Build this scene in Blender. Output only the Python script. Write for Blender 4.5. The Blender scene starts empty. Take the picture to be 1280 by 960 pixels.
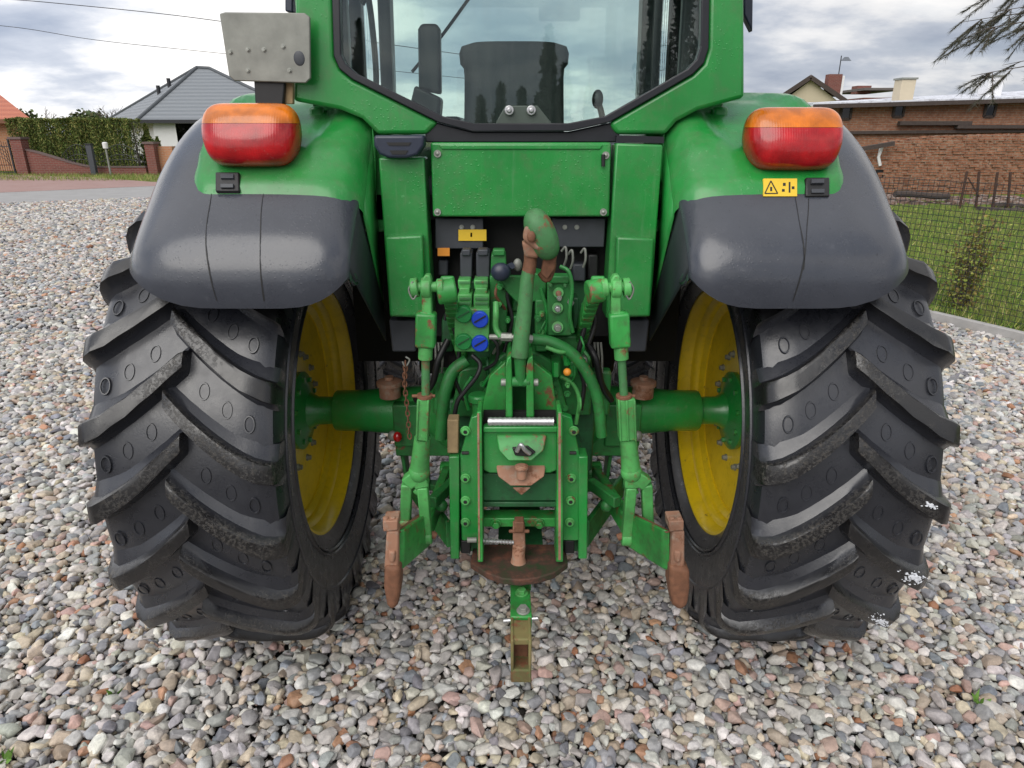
import bpy, bmesh, math, random
import numpy as np
from mathutils import Vector, Matrix, noise as mnoise
from mathutils.kdtree import KDTree
R = math.radians
random.seed(7); rng = np.random.default_rng(7)
scene = bpy.context.scene
COL = scene.collection

# ------------------------------------------------------------------ camera
F, PITCH = 850.0, R(20.3)
CAM = Vector((-0.02, -2.58, 1.93))
CP, SP = math.cos(PITCH), math.sin(PITCH)
def ray(u, v):
    a = (480 - v) / F
    return Vector(((u - 640) / F, CP + a * SP, -SP + a * CP))
def P(u, v, Y):                       # point seen at photo pixel (u, v) that lies at world depth Y
    d = ray(u, v)
    return CAM + d * ((Y - CAM.y) / d.y)
def G(u, v, z=0.0):                   # point seen at photo pixel (u, v) that lies at height z
    d = ray(u, v)
    return CAM + d * ((z - CAM.z) / d.z)
cd = bpy.data.cameras.new('camera'); cam = bpy.data.objects.new('camera', cd); COL.objects.link(cam)
cam.location = CAM; cam.rotation_euler = (R(90) - PITCH, 0, 0)
cd.sensor_width = 36; cd.lens = 36 * F / 1280; cd.clip_start = 0.05; cd.clip_end = 3000
scene.camera = cam

# ------------------------------------------------------------------ materials
class NT:
    def __init__(s, name):
        s.m = bpy.data.materials.new(name); s.m.use_nodes = True
        s.t = s.m.node_tree; s.n = s.t.nodes; s.l = s.t.links
        s.b = s.n['Principled BSDF']
    def node(s, typ, **kw):
        nd = s.n.new(typ)
        for k, v in kw.items():
            if k in nd.inputs: nd.inputs[k].default_value = v
            else: setattr(nd, k, v)
        return nd
    def coord(s):
        if not hasattr(s, 'tc'): s.tc = s.n.new('ShaderNodeTexCoord')
        return s.tc.outputs['Object']
    def noise(s, scale, detail=4, rough=.55, vec=None, dist=0):
        nd = s.node('ShaderNodeTexNoise'); nd.inputs['Scale'].default_value = scale
        nd.inputs['Detail'].default_value = detail; nd.inputs['Roughness'].default_value = rough
        nd.inputs['Distortion'].default_value = dist
        s.l.new(vec or s.coord(), nd.inputs['Vector']); return nd.outputs['Fac']
    def ramp(s, fac, stops):
        nd = s.node('ShaderNodeValToRGB'); e = nd.color_ramp.elements
        while len(e) < len(stops): e.new(.5)
        for el, (p, c) in zip(e, stops):
            el.position = p; el.color = (c, c, c, 1) if not hasattr(c, '__len__') else (*c, 1)
        s.l.new(fac, nd.inputs['Fac']); return nd.outputs['Color']
    def mix(s, fac, a, b, mode='MIX'):
        nd = s.node('ShaderNodeMix'); nd.data_type = 'RGBA'; nd.blend_type = mode
        for sock, val in ((nd.inputs[0], fac), (nd.inputs[6], a), (nd.inputs[7], b)):
            if hasattr(val, 'links') or isinstance(val, bpy.types.NodeSocket): s.l.new(val, sock)
            elif hasattr(val, '__len__'): sock.default_value = (*val, 1)
            else: sock.default_value = val
        return nd.outputs[2]
    def bump(s, h, strength=.3, dist=.01):
        nd = s.node('ShaderNodeBump'); nd.inputs['Strength'].default_value = strength
        nd.inputs['Distance'].default_value = dist
        s.l.new(h, nd.inputs['Height'])
        if hasattr(s, 'lastbump'): s.l.new(s.lastbump, nd.inputs['Normal'])
        s.lastbump = nd.outputs['Normal']; s.l.new(s.lastbump, s.b.inputs['Normal'])
    def drops(s, scale, strength=.35):     # small water drops standing on the surface
        v = s.node('ShaderNodeTexVoronoi'); v.inputs['Scale'].default_value = scale; v.inputs['Randomness'].default_value = 1
        s.l.new(s.coord(), v.inputs['Vector'])
        big = s.noise(7, 3)
        r = s.ramp(v.outputs['Distance'], [(.12, 1), (.26, 0)])
        s.bump(s.mix(1.0, r, s.ramp(big, [(.45, 0), (.6, 1)]), 'MULTIPLY'), strength, .004)
    def set(s, **kw):
        for k, v in kw.items():
            k = k.replace('_', ' ')
            sock = s.b.inputs[k]
            if isinstance(v, bpy.types.NodeSocket): s.l.new(v, sock)
            elif hasattr(v, '__len__') and len(v) == 3: sock.default_value = (*v, 1)
            else: sock.default_value = v
        return s

def paint(name, base, rough=.35, dirt=(.12, .09, .06), dirt_amt=.3, rust=0.0, var=.25, coat=.3, spots=True, scale=1.0, chips=False):
    t = NT(name)
    n1 = t.noise(6 * scale, 5); n2 = t.noise(38 * scale, 6, .65); n3 = t.noise(140 * scale, 3)
    c = t.mix(t.ramp(n1, [(.3, 0), (.7, 1)]), tuple(x * (1 - var) for x in base), tuple(min(1, x * (1 + var)) for x in base))
    dm = t.ramp(n2, [(.5, 0), (.78, 1)])
    dm2 = t.mix(1.0, dm, (dirt_amt,) * 3, 'MULTIPLY')
    c = t.mix(dm2, c, dirt)
    if rust > 0:
        rm = t.ramp(t.noise(17 * scale, 8, .7), [(.66 - .3 * rust, 0), (.72 - .26 * rust, 1)])
        rc = t.mix(n2, (.06, .022, .012), (.3, .12, .055))
        c = t.mix(rm, c, rc)
        t.bump(rm, .25, .002)
    if spots:
        c = t.mix(t.ramp(n3, [(.68, 0), (.72, .35)]), c, tuple(min(1, x * 1.3 + .12) for x in base))
    rr = t.mix(n2, (rough * .7,) * 3, (min(1, rough * 1.6),) * 3)
    t.set(Base_Color=c, Roughness=rr, Coat_Weight=coat, Coat_Roughness=.15)
    t.bump(n3, .05, .002)
    if chips:
        ch = t.ramp(t.noise(60, 9, .8), [(.68, 0), (.70, 1)]); c = t.mix(ch, c, t.mix(n2, (.05, .06, .05), (.35, .36, .33)))
        du = t.ramp(t.noise(2.2, 7, .75), [(.45, 0), (.75, .16)]); c = t.mix(du, c, (.30, .36, .27)); mp = t.node('ShaderNodeMapping'); mp.inputs['Scale'].default_value = (38, 38, 2.2); t.l.new(t.coord(), mp.inputs[0])
        st = t.noise(1, 6, .7, vec=mp.outputs[0]); c = t.mix(t.ramp(st, [(.52, 0), (.72, .22)]), c, (.05, .10, .045)); c = t.mix(t.ramp(st, [(.28, .14), (.42, 0)]), c, (.28, .36, .26))
        sc_ = t.ramp(t.noise(9, 10, .85), [(.60, 0), (.66, .2)]); c = t.mix(sc_, c, (.16, .19, .14)); t.set(Base_Color=c)
        t.drops(85, .3)
    return t.m
def plain(name, base, rough=.5, metal=0.0, var=.3, scale=20, bump=.1, bd=.004):
    t = NT(name); n = t.noise(scale, 6, .6)
    c = t.mix(n, tuple(x * (1 - var) for x in base), tuple(min(1, x * (1 + var)) for x in base))
    t.set(Base_Color=c, Roughness=rough, Metallic=metal)
    if bump: t.bump(n, bump, bd)
    return t.m
def glass(name, tint, gloss_tint=(1, 1, 1), ior=1.5, rough=.0, streak=0.0):
    m = bpy.data.materials.new(name); m.use_nodes = True; t = m.node_tree; n = t.nodes; l = t.links; n.clear()
    o = n.new('ShaderNodeOutputMaterial'); mx = n.new('ShaderNodeMixShader'); tr = n.new('ShaderNodeBsdfTransparent')
    g = n.new('ShaderNodeBsdfGlossy'); fr = n.new('ShaderNodeFresnel'); fr.inputs['IOR'].default_value = ior
    tr.inputs['Color'].default_value = (*tint, 1); g.inputs['Roughness'].default_value = rough
    g.inputs['Color'].default_value = (*gloss_tint, 1)
    l.new(fr.outputs[0], mx.inputs[0]); l.new(tr.outputs[0], mx.inputs[1]); l.new(g.outputs[0], mx.inputs[2])
    out = mx.outputs[0]
    if streak:
        d = n.new('ShaderNodeBsdfDiffuse'); d.inputs['Color'].default_value = (.5, .52, .5, 1)
        tc = n.new('ShaderNodeTexCoord'); mp = n.new('ShaderNodeMapping'); mp.inputs['Scale'].default_value = (30, 1, 3)
        no = n.new('ShaderNodeTexNoise'); no.inputs['Scale'].default_value = 1.5; no.inputs['Detail'].default_value = 5
        rp = n.new('ShaderNodeValToRGB'); rp.color_ramp.elements[0].position = .45; rp.color_ramp.elements[1].position = .8
        rp.color_ramp.elements[1].color = (streak,) * 3 + (1,)
        m2 = n.new('ShaderNodeMixShader')
        l.new(tc.outputs['Object'], mp.inputs[0]); l.new(mp.outputs[0], no.inputs['Vector']); l.new(no.outputs['Fac'], rp.inputs[0])
        l.new(rp.outputs[0], m2.inputs[0]); l.new(out, m2.inputs[1]); l.new(d.outputs[0], m2.inputs[2]); out = m2.outputs[0]
    l.new(out, o.inputs[0]); return m

M = {}
GREEN = (.012, .23, .038)
M['green'] = paint('green_paint', GREEN, .3, dirt_amt=.30, var=.18, scale=.6, chips=True)
M['green_dull'] = paint('dusty_green_paint', (.022, .185, .040), .45, dirt=(.045, .04, .025), dirt_amt=.75, rust=.16, var=.4, coat=.05)
M['green_worn'] = paint('worn_green_paint', (.030, .25, .048), .38, dirt=(.06, .05, .03), dirt_amt=.7, rust=.33, var=.45, coat=.1)
M['green_pale'] = paint('faded_green_paint', (.075, .33, .085), .42, dirt=(.08, .075, .04), dirt_amt=.65, rust=.26, var=.42, coat=.05)
M['green_dark'] = paint('oily_shaded_green_paint', (.016, .10, .033), .45, dirt=(.02, .02, .015), dirt_amt=.7, rust=.1, var=.4, coat=.05)  # oily green, also the darker copy for green lying in shade
M['green_grey'] = paint('weathered_grey_green_paint', (.055, .19, .065), .5, dirt=(.06, .06, .04), dirt_amt=.7, rust=.38, var=.3, coat=0)
M['yellow'] = paint('yellow_paint', (.90, .64, .014), .32, dirt=(.2, .13, .03), dirt_amt=.25, rust=.03, var=.1, spots=False)
M['rust'] = plain('rusty_iron', (.17, .075, .04), .75, .0, .7, 45, .6, .004)
M['rust_pale'] = paint('pale_rusty_iron', (.29, .15, .095), .75, dirt=(.30, .29, .24), dirt_amt=.8, rust=.35, var=.4, coat=0)
M['steel'] = plain('bright_steel', (.55, .55, .56), .35, .8, .3, 80, .2)
M['bolt'] = plain('dull_bolt_steel', (.30, .31, .28), .45, .4, .4, 90, .2)
M['black'] = plain('black_plastic', (.012, .012, .013), .45, 0, .3, 30, .05)
M['rubber_seal'] = plain('black_rubber_seal', (.012, .013, .018), .4, 0, .3, 20, .05)
M['shaded_black'] = plain('shaded_black_chassis', (.006, .006, .006), .8, 0, .4, 20, .1)  # near-black for hidden parts and recesses, shade put into the colour
M['darkgrey'] = plain('dark_grey_plastic', (.045, .05, .06), .5, 0, .3, 20, .1)
M['blueblack'] = plain('blue_black_plastic', (.025, .032, .055), .35, 0, .2, 30, .05)
M['blue'] = plain('blue_cap_plastic', (.01, .06, .55), .4, 0, .2, 40, .05)
M['greencap'] = plain('green_cap_plastic', (.015, .22, .05), .4, 0, .2, 40, .05)
M['tan'] = plain('tan_worn_block', (.30, .21, .11), .8, 0, .4, 40, .3)
M['label'] = plain('yellow_label', (.75, .5, .03), .5, 0, .1, 20, 0)
M['olabel'] = plain('orange_label', (.75, .28, .03), .5, 0, .1, 20, 0)
M['ink'] = plain('black_ink', (.012, .012, .012), .6, 0, .1, 20, 0)
M['zinc'] = plain('stained_grey_metal', (.24, .245, .22), .55, .3, .5, 14, .2)
M['snow'] = plain('old_snow', (.66, .68, .72), .8, 0, .1, 60, .4)
M['seat'] = plain('grey_seat_cloth', (.045, .047, .05), .85, 0, .25, 60, .2)
M['glass'] = glass('tinted_cab_glass', (.87, .96, .92), streak=.03)
M['glass_clear'] = glass('cab_glass', (.93, .97, .95))
M['pane'] = glass('house_glass', (.05, .06, .07))
# tyre rubber: dark, damp sheen, worn dirty patches
def rubber():
    t = NT('tyre_rubber'); n1 = t.noise(9, 5, .6); n2 = t.noise(95, 8, .75); n3 = t.noise(22, 6, .65)
    c = t.mix(n1, (.014, .015, .019), (.030, .032, .040))
    c = t.mix(t.ramp(n3, [(.62, 0), (.85, .3)]), c, (.065, .062, .06))
    at = t.node('ShaderNodeAttribute'); at.attribute_name = 'tread'
    c = t.mix(at.outputs['Color'], c, t.mix(n1, (.005, .005, .006), (.015, .014, .014)))
    wear = t.mix(1.0, t.mix(1.0, t.ramp(n2, [(.50, 0), (.60, .8)]), t.ramp(t.noise(4.5, 3), [(.46, 0), (.62, 1)]), 'MULTIPLY'), at.outputs['Color'], 'MULTIPLY')
    c = t.mix(wear, c, t.mix(n3, (.035, .029, .024), (.12, .108, .09)))
    t.set(Base_Color=c, Roughness=t.ramp(n3, [(.3, .20), (.72, .46)]), Specular_IOR_Level=.6, Coat_Weight=.35, Coat_Roughness=.22)
    t.bump(t.noise(160, 4), .12, .003); t.bump(n2, .12, .006); t.bump(wear, .5, .004)
    return t.m
M['rubber'] = rubber()
def fender_plastic():
    t = NT('weathered_grey_fender_plastic'); n1 = t.noise(5, 5, .6); n2 = t.noise(75, 4, .7); n3 = t.noise(30, 5, .7)
    c = t.mix(n1, (.030, .034, .044), (.060, .066, .083))
    c = t.mix(t.ramp(n2, [(.66, 0), (.70, .7)]), c, (.012, .014, .02))
    c = t.mix(t.ramp(n3, [(.6, 0), (.8, .3)]), c, (.15, .155, .17))
    t.set(Base_Color=c, Roughness=t.ramp(n1, [(.3, .22), (.7, .36)]), Coat_Weight=.4, Coat_Roughness=.16)
    t.bump(n2, .15, .003); t.drops(90, .18); return t.m
M['fender'] = fender_plastic()
def lens(name, col):
    t = NT(name); n = t.noise(14, 3); n2 = t.noise(90, 4, .7)
    c = t.mix(t.ramp(n, [(.35, 0), (.7, 1)]), tuple(x * .5 for x in col), col)
    c = t.mix(t.ramp(n2, [(.62, 0), (.85, .22)]), c, (.5, .42, .36))
    w = t.node('ShaderNodeTexWave'); w.bands_direction = 'X'; w.inputs['Scale'].default_value = 45; t.l.new(t.coord(), w.inputs['Vector']); t.bump(w.outputs['Fac'], .10, .002)
    t.set(Base_Color=c, Roughness=.26, Coat_Weight=.35, Coat_Roughness=.12); return t.m
M['red_lens'] = lens('red_lens_plastic', (.55, .008, .012)); M['amber_lens'] = lens('amber_lens_plastic', (.85, .22, .01))

# ------------------------------------------------------------------ mesh builder
class MB:
    def __init__(s): s.bm = bmesh.new(); s.mi = 0
    def _faces(s, vs, fs):
        vv = [s.bm.verts.new(v) for v in vs]; out = []
        for f in fs:
            try:
                fc = s.bm.faces.new([vv[i] for i in f]); fc.material_index = s.mi; out.append(fc)
            except ValueError: pass
        return vv
    def box(s, lo, hi, mat=None):
        (a, b, c), (d, e, f) = lo, hi
        vs = [(a,b,c),(d,b,c),(d,e,c),(a,e,c),(a,b,f),(d,b,f),(d,e,f),(a,e,f)]
        if mat is not None: vs = [mat @ Vector(v) for v in vs]
        s._faces(vs, [(0,3,2,1),(4,5,6,7),(0,1,5,4),(1,2,6,5),(2,3,7,6),(3,0,4,7)]); return s
    def cbox(s, c, size, mat=None):
        h = [x / 2 for x in size]
        m = Matrix.Translation(c) @ (mat or Matrix())
        return s.box([-x for x in h], h, m)
    def bar(s, p0, p1, w, h, up=(0, 0, 1), w1=None, h1=None):   # rectangular bar between two points
        p0, p1 = Vector(p0), Vector(p1); t = (p1 - p0).normalized(); up = Vector(up)
        sd = t.cross(up)
        if sd.length < 1e-4: sd = t.cross(Vector((0, 1, 0)))
        sd.normalize(); n = sd.cross(t); w1 = w if w1 is None else w1; h1 = h if h1 is None else h1
        vs = []
        for p, ww, hh in ((p0, w, h), (p1, w1, h1)):
            for a, b in ((-1,-1),(1,-1),(1,1),(-1,1)): vs.append(p + sd * a * ww / 2 + n * b * hh / 2)
        s._faces(vs, [(0,3,2,1),(4,5,6,7),(0,1,5,4),(1,2,6,5),(2,3,7,6),(3,0,4,7)]); return s
    def tube(s, pts, r, n=12, caps=True):
        pts = [Vector(p) for p in pts]; k = len(pts)
        rs = list(r) if hasattr(r, '__len__') else [r] * k
        rings = []; ref = None
        for i, p in enumerate(pts):
            t = (pts[min(i + 1, k - 1)] - pts[max(i - 1, 0)])
            if t.length < 1e-9: t = (pts[i] - pts[i-2]) if i > 1 else (pts[2] - pts[0])
            t.normalize()
            if ref is None:
                ref = t.cross(Vector((0, 0, 1)))
                if ref.length < .05: ref = t.cross(Vector((0, 1, 0)))
            ref = (ref - t * ref.dot(t)).normalized(); b = t.cross(ref)
            rings.append([s.bm.verts.new(p + (ref * math.cos(2*math.pi*j/n) + b * math.sin(2*math.pi*j/n)) * rs[i]) for j in range(n)])
        for a, b in zip(rings, rings[1:]):
            for j in range(n):
                f = s.bm.faces.new((a[j], a[(j+1) % n], b[(j+1) % n], b[j])); f.material_index = s.mi
        if caps:
            for rg, fl in ((rings[0], True), (rings[-1], False)):
                f = s.bm.faces.new(list(reversed(rg)) if fl else rg); f.material_index = s.mi
        return s
    def cyl(s, p0, p1, r, r1=None, n=16): return s.tube([p0, p1], [r, r if r1 is None else r1], n)
    def hexbolt(s, p, d, r, h):           # hexagonal head with a round washer
        p, d = Vector(p), Vector(d).normalized()
        s.cyl(p, p + d * h * .3, r * 1.35, n=14); s.cyl(p + d * h * .3, p + d * h, r, r * .93, n=6); return s
    def lathe(s, prof, c, axis='X', n=32, flip=1, closed=False):    # prof [(along, radius)]
        rings = []
        for (a, r) in prof:
            rg = []
            for j in range(n):
                th = 2 * math.pi * j / n; q, w = r * math.cos(th), r * math.sin(th)
                v = (a * flip, q, w) if axis == 'X' else ((q, w, a) if axis == 'Z' else (q, a, w))
                rg.append(s.bm.verts.new(Vector(c) + Vector(v)))
            rings.append(rg)
        prs = list(zip(rings, rings[1:])) + ([(rings[-1], rings[0])] if closed else [])
        for a, b in prs:
            for j in range(n):
                f = s.bm.faces.new((a[j], a[(j+1) % n], b[(j+1) % n], b[j])); f.material_index = s.mi
        if not closed:
            for rg in (rings[0], rings[-1]):
                f = s.bm.faces.new(rg); f.material_index = s.mi
        return s
    def prism(s, pts, d):                 # planar polygon extruded by vector d
        pts = [Vector(p) for p in pts]; d = Vector(d); n = len(pts)
        s._faces(pts + [p + d for p in pts], [tuple(range(n)), tuple(range(2*n-1, n-1, -1))] +
                 [(i, i + n, (i + 1) % n + n, (i + 1) % n) for i in range(n)]); return s
    def ppx(s, poly, Y, th): return s.prism([P(u, v, Y) for u, v in poly], (0, th, 0))
    def sph(s, c, r, rot=None, nu=20, nv=12, ex=1.0):
        r = (r, r, r) if not hasattr(r, '__len__') else r; c = Vector(c)
        def sg(x): return math.copysign(abs(x) ** ex, x)
        rings = []
        for i in range(1, nv):
            ph = -math.pi / 2 + math.pi * i / nv; rg = []
            for j in range(nu):
                th = 2 * math.pi * j / nu
                v = Vector((r[0] * sg(math.cos(ph)) * sg(math.cos(th)), r[1] * sg(math.cos(ph)) * sg(math.sin(th)), r[2] * sg(math.sin(ph))))
                if rot is not None: v = rot @ v
                rg.append(s.bm.verts.new(c + v))
            rings.append(rg)
        for a, b in zip(rings, rings[1:]):
            for j in range(nu):
                f = s.bm.faces.new((a[j], a[(j+1) % nu], b[(j+1) % nu], b[j])); f.material_index = s.mi
        f = s.bm.faces.new(list(reversed(rings[0]))); f.material_index = s.mi
        f = s.bm.faces.new(rings[-1]); f.material_index = s.mi
        return s
    def grid(s, pts, thick=None):         # pts[i][j] surface sheet, optional thickness vectors
        vs = [[s.bm.verts.new(p) for p in row] for row in pts]
        for a, b in zip(vs, vs[1:]):
            for j in range(len(a) - 1):
                try:
                    f = s.bm.faces.new((a[j], a[j+1], b[j+1], b[j])); f.material_index = s.mi
                except ValueError: pass
        return s
    def build(s, name, mat, parent=None, bevel=0.0, angle=35, seg=2, recalc=True, solid=0.0):
        if recalc: bmesh.ops.recalc_face_normals(s.bm, faces=s.bm.faces[:])
        me = bpy.data.meshes.new(name); s.bm.to_mesh(me); s.bm.free()
        for m in (mat if isinstance(mat, list) else [mat]): me.materials.append(m)
        me.polygons.foreach_set('use_smooth', [True] * len(me.polygons))
        me.set_sharp_from_angle(angle=R(angle))
        o = bpy.data.objects.new(name, me); COL.objects.link(o)
        if parent is not None: o.parent = parent
        if solid:
            md = o.modifiers.new('solid', 'SOLIDIFY'); md.thickness = solid; md.offset = -1
        if bevel:
            md = o.modifiers.new('bevel', 'BEVEL'); md.width = bevel; md.segments = seg
            md.limit_method = 'ANGLE'; md.angle_limit = R(40); md.harden_normals = False
        return o
def empty(name, loc=(0, 0, 0), parent=None):
    o = bpy.data.objects.new(name, None); COL.objects.link(o); o.location = loc; o.empty_display_size = .2
    if parent is not None: o.parent = parent
    return o
def tag(o, label=None, cat=None, group=None, kind=None):
    if label: o['label'] = label
    if cat: o['category'] = cat
    if group: o['group'] = group
    if kind: o['kind'] = kind
    return o
def copy_tree(o, parent=None):
    c = o.copy(); COL.objects.link(c)
    if parent is not None: c.parent = parent
    for ch in list(o.children): copy_tree(ch, c)
    return c
def sm(t): t = max(0, min(1, t)); return t * t * (3 - 2 * t)
def lerp(tab, x):
    for (a, b), (c, d) in zip(tab, tab[1:]):
        if x <= c: return b + (d - b) * (max(x, a) - a) / (c - a)
    return tab[-1][1]
def smooth_path(pts, n=6):                # Catmull-Rom through points
    pts = [Vector(p) for p in pts]; q = [pts[0] * 2 - pts[1]] + pts + [pts[-1] * 2 - pts[-2]]; out = []
    for i in range(1, len(q) - 2):
        for k in range(n):
            t = k / n; a, b, c, d = q[i-1:i+3]
            out.append(.5 * ((2*b) + (c-a)*t + (2*a-5*b+4*c-d)*t*t + (3*b-a-3*c+d)*t**3))
    return out + [pts[-1]]
# ================================================================== TRACTOR (rear axle over the origin)
tractor = tag(empty('tractor', (0, 0, 0)), 'green farm tractor with yellow rims seen from behind on gravel', 'tractor')
AX = .86; XC = .98
Z = Vector((0, 0, 1)); X = Vector((1, 0, 0)); YV = Vector((0, 1, 0)); BK = Vector((0, -1, 0))

# ---- wheels
def tyre_mesh(Rr=.835, lug=.052, hw=.29, nl=22, bead=.50, sc=1.0):
    mb = MB(); bm = mb.bm
    tr = bm.verts.layers.float.new('tread')
    prof = [(-.205, bead), (-.225, bead + .03), (-.25, bead + .10), (-.262, bead + .18), (-.266, bead + .24), (-.268, bead + .28), (-.262, Rr - .028), (-.24, Rr - .012),
            (-.16, Rr - .003), (0, Rr), (.16, Rr - .003), (.24, Rr - .012), (.262, Rr - .028), (.268, bead + .28), (.266, bead + .24), (.262, bead + .18), (.25, bead + .10), (.225, bead + .03), (.205, bead)]
    prof += [(.15, bead + .01), (-.15, bead + .01)]
    mb.lathe([(a * sc, r) for a, r in prof], (0, 0, 0), 'X', 132, closed=True)
    def surf(x, th, h):                   # point h above the tread at lateral x, angle th (rear = 0, up = 90)
        ax = abs(x) / sc
        r = Rr - .006 * (ax / .24) ** 2 if ax < .24 else lerp([(.24, Rr - .008), (.27, Rr - .03), (.285, Rr - .06), (.292, Rr - .1)], ax)
        r += h
        return Vector((x, -r * math.cos(th), r * math.sin(th)))
    pitch = 2 * math.pi / nl
    hw0 = hw
    for side in (-1, 1):
        hw = hw0 - .014 if side > 0 else hw0 + .004
        for k in range(nl):
            th0 = k * pitch + (pitch / 2 if side > 0 else 0) + random.uniform(-.006, .006)
            ts = [0, .012, .06, .14, .25, .36, .48, .6, .72, .83, .92, .97, 1.0]
            rows = []
            for t in ts:
                x = side * sc * (-.028 + t * (hw + .028))
                th = th0 - .265 * (1 - (1 - min(t, 1)) ** 1.45)
                w = .0235 + .007 * t
                h = lug * (1.0 if t > .02 else (0.0 if t == 0 else .9)) + ((-.012 if side > 0 else .012) * max(0, (t - .75) / .25))
                fil = .018 + .014 * t
                # cross section, upper (th+) side to lower (th-) side, arc offsets from the lug centre line
                sec = [(w + .022 + fil, -.006), (w + .012 + fil * .5, .006), (w + .007, lug * .3), (w + .002, h - .008), (w - .003, h - .001), (w * .5, h), (-w * .5, h), (-w + .002, h - .001), (-w, h - .006), (-w - .005, lug * .35), (-w - .011, .006), (-w - .02, -.006)]
                rr = Rr
                row = []
                for (o, hh) in sec:
                    if t >= .97: hh2 = hh
                    jit = random.uniform(-.0022, .0022) if hh > .03 else 0
                    v = bm.verts.new(surf(x, th + (o + jit) / rr, (hh if t > 0 else min(hh, -.002)) + jit))
                    v[tr] = 1.0 if hh > .03 and t > .01 else 0.0
                    row.append(v)
                rows.append(row)
            # shoulder end: drop down the sidewall
            last = rows[-1]; end = []
            for v in last:
                p = v.co.copy(); rr = math.hypot(p.y, p.z); rb = Rr - (.15 if side < 0 else .20)
                end.append(bm.verts.new(Vector((side * sc * (hw - .032 if side < 0 else .255), p.y * rb / rr, p.z * rb / rr))))
            rows.append(end)
            for a, b in zip(rows, rows[1:]):
                for j in range(len(a) - 1):
                    bm.faces.new((a[j], a[j+1], b[j+1], b[j]) if side > 0 else (a[j], b[j], b[j+1], a[j+1]))
            # moulded wear-indicator ovals in the groove beside each lug
            for q, tq in enumerate((.33, .55, .76)):
                x = side * sc * (-.028 + tq * (hw + .028)); th = th0 - .265 * (1 - (1 - tq) ** 1.45) + pitch * .5
                n = 16; rin, rout = .86, 1.0
                for hh0, hh1, ra, rb in ((.0022, .0022, rin, rout), (-.002, .0022, rout * 1.06, rout), (.0022, -.002, rin, rin * .94)):
                    A = []; B = []
                    for j in range(n):
                        c, s_ = math.cos(2*math.pi*j/n), math.sin(2*math.pi*j/n)
                        A.append(bm.verts.new(surf(x + .0155 * ra * c, th + .026 * ra * s_ / Rr, hh0)))
                        B.append(bm.verts.new(surf(x + .0155 * rb * c, th + .026 * rb * s_ / Rr, hh1)))
                    for j in range(n):
                        bm.faces.new((A[j], A[(j+1) % n], B[(j+1) % n], B[j]))
    # sidewall ribs
    for side in (-1, 1):
        for rr_, xx in ((bead + .06, .243), (bead + .075, .2475), (bead + .2, .266)):
            n = 96; rg = []
            for j in range(n):
                th = 2 * math.pi * j / n; c, s_ = math.cos(th), math.sin(th)
                rg.append([bm.verts.new(Vector((side * sc * (xx + dx), (rr_ + dr) * c, (rr_ + dr) * s_))) for dx, dr in ((-.004, -.006), (.003, -.002), (.003, .002), (-.004, .006))])
            for j in range(n):
                a, b = rg[j], rg[(j + 1) % n]
                for q in range(3): bm.faces.new((a[q], a[q+1], b[q+1], b[q]))
    return mb
def wheel(sx, Y=0.0, xc=XC, zc=AX, sc=1.0, proto=None):
    c = Vector((sx * xc, Y, zc))
    mb = MB(); f = -sx                     # f points to the tractor's middle
    # wheel disc (wheel centre) and its raised ring
    mb.lathe([(.085, .10), (.085, .20), (.085, .255), (.078, .30), (.082, .35), (.09, .40), (.09, .425), (.066, .425), (.066, .10)], (0, 0, 0), 'X', 64, f, closed=True)
    w = mb.build('wheel', M['yellow'], tractor); w.location = c; w.scale = (sc,) * 3
    mb = MB()
    prof = [(.195, .507), (.203, .503), (.203, .492), (.192, .482), (.15, .472), (.145, .462), (.137, .452), (.125, .447), (.115, .446), (.108, .436), (.097, .424), (.0, .424), (-.1, .44), (-.14, .462), (-.19, .478), (-.203, .49), (-.203, .503), (-.19, .51), (-.12, .50), (.12, .50)]
    mb.lathe(prof, (0, 0, 0), 'X', 72, f, closed=True)
    mb.build('rim', M['yellow'], w)
    for k in range(16):
        th = 2 * math.pi * (k + .35) / 16
        if k % 4 == 3: th -= .14
        nb = MB(); p = Vector((f * .085, .232 * math.cos(th), .232 * math.sin(th)))
        nb.hexbolt(p, (f, 0, 0), .011, .018); nb.build('wheel_nut', M['bolt'], w)
    t = (tyre_mesh().build('tyre', M['rubber'], w, angle=40, recalc=False) if proto is None else None)
    if t is None:
        t = proto.copy(); COL.objects.link(t); t.parent = w; t.rotation_euler = (0, 0, 0) if sc == 1 else (.1, 0, 0)
        if sx > 0: t.scale = (-1, 1, 1)
    # dirt-free drive flange bolted on the inner side
    mb = MB()
    mb.lathe([(.088, .02), (.088, .158), (.106, .160), (.112, .15), (.118, .115), (.135, .075), (.165, .058), (.24, .056), (.24, .02)], (0, 0, 0), 'X', 48, f, closed=True)
    fl = mb.build('drive_flange', M['green'], w)
    for k in range(10):
        th = 2 * math.pi * (k + .5) / 10
        nb = MB(); nb.hexbolt((f * .108, .132 * math.cos(th), .132 * math.sin(th)), (f, 0, 0), .011, .017); nb.build('flange_bolt', M['green'], w)
    return w, t
wl, ty = wheel(-1)
wr, ty2 = wheel(1, proto=ty)
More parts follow.
